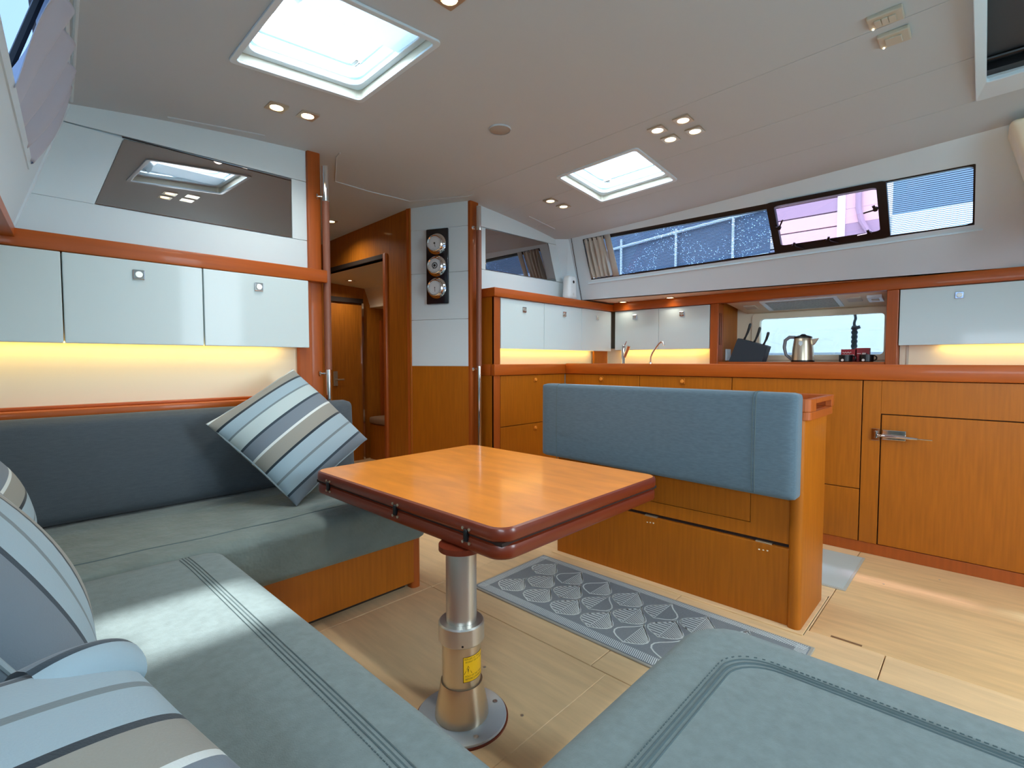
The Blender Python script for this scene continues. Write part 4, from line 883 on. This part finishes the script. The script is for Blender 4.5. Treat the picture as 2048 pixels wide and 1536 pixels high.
# warning label wrapped round the lower column
def bend(p, r): a = A0 + p[0] / .0535; return (PC[0] + r * math.cos(a), PC[1] + r * math.sin(a), p[1])
A0 = math.atan2(-.785, -.62) + .02
LZ0, LZ1, LW = .132, .202, .115
mb = MB(); mb.grid(lambda u, v: bend((LW * u, LZ0 + (LZ1 - LZ0) * v), .0538), 24, 2); lab_ = mb.build('warning_label', M['yellow'], lower)
mb = MB()
for (u0, u1, v0, v1) in ((0, LW, LZ0, LZ0 + .0012), (0, LW, LZ1 - .0012, LZ1), (0, .0016, LZ0, LZ1), (LW - .0016, LW, LZ0, LZ1)):
    mb.grid(lambda u, v: bend((u0 + (u1 - u0) * u, v0 + (v1 - v0) * v), .0540), 24, 1)
tri = [(.003, .155), (.026, .155), (.0145, .178)]
for i in range(3):
    a, b = tri[i], tri[(i + 1) % 3]; c = ((tri[0][0] + tri[1][0] + tri[2][0]) / 3, (tri[0][1] + tri[1][1] + tri[2][1]) / 3)
    q = lambda p: (p[0] + (c[0] - p[0]) * .17, p[1] + (c[1] - p[1]) * .17)
    mb.face([bend(p, .0540) for p in (a, b, q(b), q(a))])
mb.face([bend(p, .0540) for p in ((.0135, .161), (.0155, .161), (.0160, .170), (.0130, .170))]); mb.face([bend(p, .0540) for p in ((.0137, .1575), (.0153, .1575), (.0153, .1595), (.0137, .1595))])
mb.build('label_symbols', M['ink'], lab_, smooth=0)
def text_on_label(s, x, z, h):
    cu = bpy.data.curves.new('label_text', 'FONT'); cu.body = s; cu.size = h / .7
    o = bpy.data.objects.new('label_text', cu); COL.objects.link(o); bpy.context.view_layer.update()
    me = bpy.data.meshes.new_from_object(o.evaluated_get(bpy.context.evaluated_depsgraph_get())); bpy.data.objects.remove(o)
    base = Vector(lab_['_base'])
    for v in me.vertices: v.co = Vector(bend((x + v.co.x, z + v.co.y), .0540)) - base
    me.materials.append(M['ink']); o = bpy.data.objects.new('label_text', me); COL.objects.link(o); o.parent = lab_
for s, x, z, h in (('REPLIER LA TABLE', .0035, .1935, .0048), ('AVANT DE LA BAISSER', .0065, .1855, .0048), ('FOLD UP THE TABLE', .0060, .1465, .0045), ('BEFORE LOWERING', .0065, .1385, .0045)): text_on_label(s, x, z, h)

# ------------------------------------------------------------------ settee
t = thing('settee_base', 'honey wood base of the U-shaped settee with rounded corner post', 'settee', (.5, 1.2, 0))
sq('front_board', -.33, 1.290, 1.800, 1.822, .028, .228, 'oak', t, .002); sq('end_board', 1.296, 1.316, 1.83, YB - .03, .0, .228, 'oak', t, .002)
sq('toe_kick', -.33, 1.26, 1.84, 1.86, 0, .03, 'dark', t, 0)
mb = MB(); mb.prism([(x, y, 0) for x, y in rrect(1.272, 1.318, 1.797, 1.850, .018, 6)], (0, 0, .228)); mb.build('corner_post', M['trim_v'], t)
sq('front_board', .445, .465, .46, 1.80, .0, .228, 'oak', t, .002); sq('front_board', .445, 1.10, .405, .425, .0, .228, 'oak', t, .002); sq('end_board', 1.085, 1.105, -1.2, .42, .0, .228, 'oak', t, .002)
sq('seat_board', -.33, 1.29, 1.83, YB - .002, .205, .226, 'oak', t, 0); sq('seat_board', -.33, .445, .43, 1.83, .205, .226, 'oak', t, 0); sq('seat_board', -.33, 1.085, -1.2, .42, .205, .226, 'oak', t, 0)
def puff(b, wr=0):
    def f(p, q):
        z = p.z
        if q.z > .5: z += b * (1 - q.x ** 4) * (1 - q.y ** 4) + wr * math.sin(p.x * 31 + 4 * math.sin(p.y * 17)) * math.sin(p.y * 23 + 2 * p.x) * (1 - q.x ** 4) * (1 - q.y ** 2)
        return (p.x, p.y, z)
    return f
def topz_c(x, y, a, b, z1, bul):
    q = [min(1, abs((v - (lo + hi) / 2) / ((hi - lo) / 2))) ** (1 / .55) for v, lo, hi in ((x, a[0], b[0]), (y, a[1], b[1]))]
    return z1 + bul * (1 - q[0] ** 4) * (1 - q[1] ** 4)
t = thing('seat_cushion', 'wrinkled grey canvas seat cushion under the striped pillow along the bulkhead', 'cushion', (.5, 2.08, .228), 'settee seat cushions')
MB().rbox((-.325, 1.752, .228), (1.318, 2.44, .404), .030, 26, puff(.014, .0022)).build('cushion_body', M['seat_w'], t)
mb = MB(); mb.tube([(x, 1.776 + .003 * math.sin(9 * x), .4035) for x in frange(-.3, 1.29, 24)], .0022, 5); mb.tube([(x, 1.757, .386) for x in frange(-.3, 1.29, 6)], .002, 5); mb.build('seam', M['seam'], t)
mb = MB(); mb.tube([(x, 1.865 + .008 * math.sin(6 * x + 1) + .004 * math.sin(23 * x), topz_c(x, 1.865, (-.325, 1.752), (1.318, 2.44), .404, .014) + .0005) for x in frange(-.1, 1.27, 40)], .0022, 5); mb.build('seam', M['seam'], t)
t = thing('seat_cushion', 'long grey canvas seat cushion with stitched front seam and a sunlit patch', 'cushion', (.1, 1.1, .228), 'settee seat cushions')
def corner_round(cx, cy, sx, sy, rad):
    def f(x, y):
        dx, dy = (x - cx) * sx, (y - cy) * sy
        if dx > 0 and dy > 0:
            m = max(dx, dy); L = math.hypot(dx, dy)
            if L > 1e-9: return cx + sx * dx * m / L, cy + sy * dy * m / L
        return x, y
    return f
cr1 = corner_round(.505 - .06, 1.748 - .06, 1, 1, .06)
pf1 = puff(.012)
def w1(p, q): x, y, z = pf1(p, q); x, y = cr1(x, y); return (x, y, z)
MB().rbox((-.325, .482, .228), (.505, 1.748, .410), .030, 26, w1).build('cushion_body', M['seat'], t)
mb = MB()
for x in (.393, .401, .409): mb.tube([(x, y, topz_c(x, y, (-.325, .482), (.505, 1.748), .410, .012) + (.0004 if x != .401 else -.0012)) for y in frange(1.715, .52, 40)], .0014 if x != .401 else .0024, 5)
mb.build('seam', M['seam'], t)
mb = MB()
for i in range(150):
    y = 1.70 - i * .0079; mb.obox((.384, y, topz_c(.384, y, (-.325, .482), (.505, 1.748), .410, .012) + .0006), (0, .0026, 0), (.0008, 0, 0), (0, 0, .0008))
o = mb.build('stitches', M['seam'], t); o['kind'] = 'stuff'
t = thing('seat_cushion', 'grey canvas seat cushion with rounded corner, stitched border and black hook strip', 'cushion', (.5, -.1, .228), 'settee seat cushions')
cr2 = corner_round(1.152 - .11, .472 - .11, 1, 1, .11)
pf2 = puff(.010)
def w2(p, q): x, y, z = pf2(p, q); x, y = cr2(x, y); return (x, y, z)
MB().rbox((-.325, -1.2, .228), (1.152, .472, .408), .040, 30, w2).build('cushion_body', M['seat'], t)
def border(d): 
    P = rrect(-.4, 1.152 - d, -1.3, .472 - d, .075, 8); P = P[:9]      # the forward outboard corner
    return [(1.152 - d, -.9)] + [(1.152 - d, y) for y in frange(-.7, .25, 6)] + P + [(x, .472 - d) for x in frange(.9, -.3, 6)]
mb = MB()
for d, r in ((.122, .0018), (.131, .0028), (.140, .0018)): mb.tube([(x, y, topz_c(x, y, (-.325, -1.2), (1.152, .472), .408, .010) + .0004) for x, y in border(d)], r, 5)
mb.build('seam', M['seam'], t)
mb = MB(); B_ = border(.114)
for (xa, ya), (xb, yb) in zip(B_[:-1], B_[1:]):
    n = max(1, int(math.hypot(xb - xa, yb - ya) / .009)); d = Vector((xb - xa, yb - ya, 0)).normalized()
    for k in range(n): mb.obox((xa + (xb - xa) * k / n, ya + (yb - ya) * k / n, topz_c(xa, ya, (-.325, -1.2), (1.152, .472), .408, .010) + .0006), d * .0028, d.cross(Vector((0, 0, 1))) * .0009, (0, 0, .001))
o = mb.build('stitches', M['seam'], t); o['kind'] = 'stuff'
mb = MB(); mb.box(1.150, 1.176, -1.0, .050, .352, .372)
for i in range(900):
    x, y = random.uniform(1.152, 1.182), random.uniform(-.25, .052); d = Vector((random.uniform(-1, 1), random.uniform(-1, 1), random.uniform(-.1, 1))).normalized() * .004
    mb.obox(Vector((x, y, .374)) , d, d.orthogonal().normalized() * .0004, (0, 0, .0004))
o = mb.build('hook_strip', M['black'], t); o['kind'] = 'stuff'
t = thing('backrest_cushion', 'long slate grey backrest cushion leaning on the bulkhead under the locker lights', 'cushion', (.5, 2.42, .42))
def bk(p, q): return (p.x, p.y + (p.z - .40) * .06 - (.014 * (1 - q.x ** 4) * (1 - q.z ** 2) if q.y < 0 else 0), p.z)
MB().rbox((-.325, 2.345, .419), (1.322, 2.425, .800), .036, 22, bk).build('cushion_body', M['back'], t)
t = thing('backrest_cushion', 'slate grey backrest cushion along the hull side behind the pillows', 'cushion', (-.28, 1.1, .42))
MB().rbox((-.355, .80, .424), (-.262, 2.10, .80), .036, 14).build('cushion_body', M['back'], t)

# ------------------------------------------------------------------ pillows
def pillow(name, label, c, ux, vy, size, thick, m, group=None, k=.07, piping=True):
    """ux: direction across the stripes, vy: direction along the stripes, both in the pillow plane"""
    ux = Vector(ux).normalized(); vy = Vector(vy); vy = (vy - ux * vy.dot(ux)).normalized(); n = ux.cross(vy)
    t = thing(name, label, 'pillow', tuple(c), group); t['_base'] = Vector((0, 0, 0))
    t.matrix_world = Matrix.Translation(Vector(c)) @ Matrix((ux, vy, n)).transposed().to_4x4()
    a = size / 2
    def P(u, v, s):
        x = a * u * (1 - k * (1 - v * v) * abs(u) ** 3); y = a * v * (1 - k * (1 - u * u) * abs(v) ** 3)
        h = thick / 2 * max(0, (1 - u * u) * (1 - v * v)) ** .55 * (1 + .03 * math.sin(7 * u + 3 * v))
        return (x, y, s * h)
    N = 34; mp = lambda t_: math.sin((t_ * 2 - 1) * math.pi / 2)
    mb = MB()
    for s in (1, -1): mb.grid(lambda u, v: P(mp(u), mp(v), s), N, N)
    bmesh.ops.remove_doubles(mb.bm, verts=mb.bm.verts[:], dist=.0004); mb.build('pillow_cover', m, t, smooth=80)
    if piping:
        E_ = [(-1 + 2 * i / 20, -1) for i in range(20)] + [(1, -1 + 2 * i / 20) for i in range(20)] + [(1 - 2 * i / 20, 1) for i in range(20)] + [(-1, 1 - 2 * i / 20) for i in range(20)]
        pts = []
        for u, v in E_:
            x, y, z = P(u, v, 1); f = 1 - .035 * max(0, abs(u) + abs(v) - 1.6) / .4; pts.append((x * f, y * f, 0))
        mb = MB(); mb.tube(pts, .0042, 6, closed=True); mb.build('piping', M['pipe'], t)
    return t
M['pipe'] = mat('pillow_piping', (150, 166, 172), .8)
lean = Vector((0, .56, .83)).normalized(); ca, sa = math.cos(R(13)), math.sin(R(13))
hx = Vector((1, 0, 0)) * ca - lean * sa; lv = Vector((1, 0, 0)) * sa + lean * ca
pillow('throw_pillow', 'striped grey pillow balanced on one corner against the bulkhead backrest', (.925, 2.165, .692), hx - lv, hx + lv, .475, .23, M['pillow'], k=.05)
pillow('throw_pillow', 'striped pillow standing in the far corner of the settee', (-.022, 2.02, .632), (.5, .1, -.86), (.05, 1, .1), .43, .17, M['pillow'])
pillow('throw_pillow', 'large striped pillow slumped halfway along the settee', (-.035, 1.17, .665), (.02, -1, .02), (.5, 0, -.86), .54, .22, M['pillow'])
pillow('throw_pillow', 'striped pillow with a folded corner lying next to the aft settee corner', (-.005, .50, .605), (-.35, .82, .40), (.70, .70, -.1), .44, .12, M['pillow'])

pd = [o for o in bpy.data.objects if o.name.startswith('throw_pillow') and 'folded' in o['label']][0]
mb = MB(); mb.grid(lambda u, v: (.180 + .030 * math.cos(math.pi * (1.15 * v - .1)), .10 + .115 * u, -.004 - .040 * math.sin(math.pi * (1.15 * v - .1)) * math.sin(math.pi * (.12 + .8 * u)) ** .5), 14, 10)
mb.build('folded_corner', M['pillow'], pd)

# ------------------------------------------------------------------ rug and mat
RX0, RX1, RY0, RY1 = 1.463, 1.957, .398, 1.622
t = thing('leaf_rug', 'grey runner rug with rows of pale leaf outlines and hatched border', 'rug', ((RX0 + RX1) / 2, (RY0 + RY1) / 2, 0))
MB().box(RX0, RX1, RY0, RY1, .0, .006).build('rug_binding', M['rugedge'], t, bevel=.002)
MB().box(RX0 + .010, RX1 - .010, RY0 + .010, RY1 - .010, .006, .0072).build('rug_field', M['rug'], t)
ZR = .0078
mb = MB()
def ribbon(pts, w, z=ZR):
    for (xa, ya), (xb, yb) in zip(pts[:-1], pts[1:]):
        d = Vector((xb - xa, yb - ya, 0)); L = d.length
        if L < 1e-6: continue
        d /= L; n = Vector((-d.y, d.x, 0)) * w; a = Vector((xa, ya, z)) - d * w * .5; b = Vector((xb, yb, z)) + d * w * .5
        mb.face([a - n, b - n, b + n, a + n])
prof = [(0, 0), (.03, .12), (.07, .34), (.13, .62), (.22, .88), (.33, 1.0), (.44, .97), (.55, .80), (.65, .56), (.75, .33), (.85, .16), (.93, .06), (1, 0)]
def wid(s):
    for (a, wa), (b, wb) in zip(prof[:-1], prof[1:]):
        if s <= b: return wa + (wb - wa) * (s - a) / (b - a)
    return 0
LL, LWd = .158, .066
fx0, fx1, fy0, fy1 = RX0 + .062, RX1 - .048, RY0 + .055, RY1 - .055
cl = lambda x, y: (max(fx0, min(fx1, x)), max(fy0, min(fy1, y)))
rnd = random.Random(3)
for row, (bx, oy) in enumerate(((1.528, 0), (1.642, .5), (1.756, 0))):
    j = -1
    while True:
        y = 1.497 + .149 - (j + oy) * .149; j += 1
        if y < fy0 + .05: break
        if y > fy1 - .01: continue
        for sg_ in (1, -1):
            ribbon([cl(bx + LL * s, y + sg_ * LWd * w) for s, w in prof], .0030)
            style = rnd.choice((0, 1, 1, 1, 1)) if sg_ > 0 else rnd.choice((0, 2, 2, 0, 2))
            if style == 1:
                for k in range(1, 10):
                    s = k / 10; ribbon([cl(bx + LL * s, y + .003 * sg_), cl(bx + LL * (s * .94), y + sg_ * LWd * wid(s * .94))], .0026)
            elif style == 2:
                for k in range(1, 15):
                    s = k / 15; s2 = s * .55; ribbon([cl(bx + LL * s, y), cl(bx + LL * s2, y + sg_ * LWd * wid(s2) * .97)], .0014)
        ribbon([(bx, y), (bx + LL, y)], .0010)
def ticks(a, b, inw, step):
    a, b = Vector((*a, 0)), Vector((*b, 0)); L = (b - a).length; d = (b - a) / L; n = Vector((*inw, 0))
    for k in range(int(L / step)):
        p = a + d * step * (k + .5); q = p + n + d * .010; ribbon([(p.x, p.y), (q.x, q.y)], .0015)
ticks((RX0 + .014, RY0 + .014), (RX0 + .014, RY1 - .014), (.042, 0), .0068); ticks((RX1 - .014, RY0 + .014), (RX1 - .014, RY1 - .014), (-.030, 0), .0068)
ticks((RX0 + .02, RY1 - .014), (RX1 - .02, RY1 - .014), (0, -.036), .0068); ticks((RX0 + .02, RY0 + .014), (RX1 - .02, RY0 + .014), (0, .036), .0068)
o = mb.build('woven_pattern', M['rugline'], t, smooth=0); o['kind'] = 'stuff'
t = thing('galley_mat', 'plain pale grey mat on the floor behind the bench', 'mat', (2.78, .95, 0))
MB().box(2.545, 3.040, .410, 1.60, 0, .005).build('mat_edge', M['rugedge'], t, bevel=.002); MB().box(2.555, 3.030, .420, 1.59, .005, .0065).build('mat_field', M['mat'], t)

# ------------------------------------------------------------------ outside: the boat moored alongside
nb = thing('moored_boat', 'pale boat moored alongside, seen through the galley windows', 'boat', (7.2, 2.5, -.6))
hullm = mat('outside_hull', (226, 228, 230), .5); bluem = mat('outside_blue', (98, 112, 128), .6); plankm = mat('outside_plank', (226, 206, 200), .7); plankm2 = mat('outside_plank_worn', (170, 160, 170), .7); dockm = mat('outside_grey', (150, 158, 168), .7)
MB().box(6.9, 7.6, -3.0, 9.0, -.6, 1.75).build('boat_hull', hullm, nb); MB().box(6.86, 6.9, -3, 9, .95, 1.10).build('rub_rail', dockm, nb)
MB().box(7.0, 7.6, 2.05, 9.0, 1.75, 7).build('spray_cover', bluem, nb)
for y0, z0, y1, z1 in ((2.05, 2.36, 6.5, 2.2), (2.05, 2.95, 6.5, 2.6)): 
    mb = MB(); mb.tube([(6.95, y0, z0), (6.95, y1, z1)], .022, 8); mb.build('guard_rail', hullm, nb)
for y in (2.5, 3.3, 4.2): MB().cyl((6.95, y, 1.75), (6.95, y, 2.9), .018, 8).build('stanchion', hullm, nb)
for k in range(24):
    z = 1.75 + k * .17; MB().box(7.0, 7.03 + .01 * (k % 2), 1.32, 2.05, z, z + .155).build('cabin_plank', plankm if k % 3 else plankm2, nb); MB().box(7.0, 7.03, .80, 1.24, z, z + .168).build('cabin_plank', plankm if k % 4 else plankm2, nb)
mb = MB(); mb.tube([(6.97, 1.12, 3.4), (6.97, 1.11, 2.75), (6.97, 1.08, 2.6), (6.97, 1.02, 2.48), (6.97, .95, 2.38), (6.97, .93, 2.2), (6.97, .93, 1.9)], .03, 8); mb.build('drain_pipe', plankm2, nb)
MB().box(6.98, 7.05, 1.24, 1.32, 1.75, 6).build('cabin_post', hullm, nb)
MB().box(7.05, 7.6, .80, 2.05, 1.75, 6).build('cabin_core', dockm, nb)
MB().box(7.0, 7.6, -3, .80, 1.75, 2.62).build('cabin_side', hullm, nb); MB().box(7.0, 7.6, -3, .80, 2.62, 7).build('cabin_side', bluem, nb)
rp = thing('mooring_rope', 'dark knotted rope hanging outside the galley window', 'rope', (4.42, .705, .6))
mb = MB(); mb.tube([(4.42, .705 + .004 * math.sin(z * 80), z) for z in frange(1.16, 1.52, 40)] + [(4.40, .705, 1.54), (4.345, .705, 1.532), (4.30, .705, 1.537)], .009, 8)
mb.build('rope_line', M['rope'], rp)
mb = MB()
for s in (0, math.pi): mb.tube([(4.42 + .010 * math.cos(z * 95 + s), .705 + .010 * math.sin(z * 95 + s) , z) for z in frange(1.08, 1.255, 40)], .011, 8)
mb.tube([(4.42, .725, 1.245), (4.42, .70, 1.24), (4.42, .672, 1.25)], .012, 8)
mb.tube([(4.42, .705, 1.09), (4.43, .735, 1.02), (4.44, .75, .6)], .011, 8); mb.tube([(4.42, .705, 1.09), (4.42, .70, 1.02), (4.42, .695, .6)], .011, 8)
mb.build('rope_knot', M['rope'], rp)
wt = MB().grid(lambda u, v: (-30 + 60 * u, -30 + 60 * v, -.6), 2, 2).build('water_ground', mat('harbour_water', (120, 136, 140), .2)); struct(wt)
for o in list(bpy.data.objects):
    if '_base' in o.keys(): del o['_base']
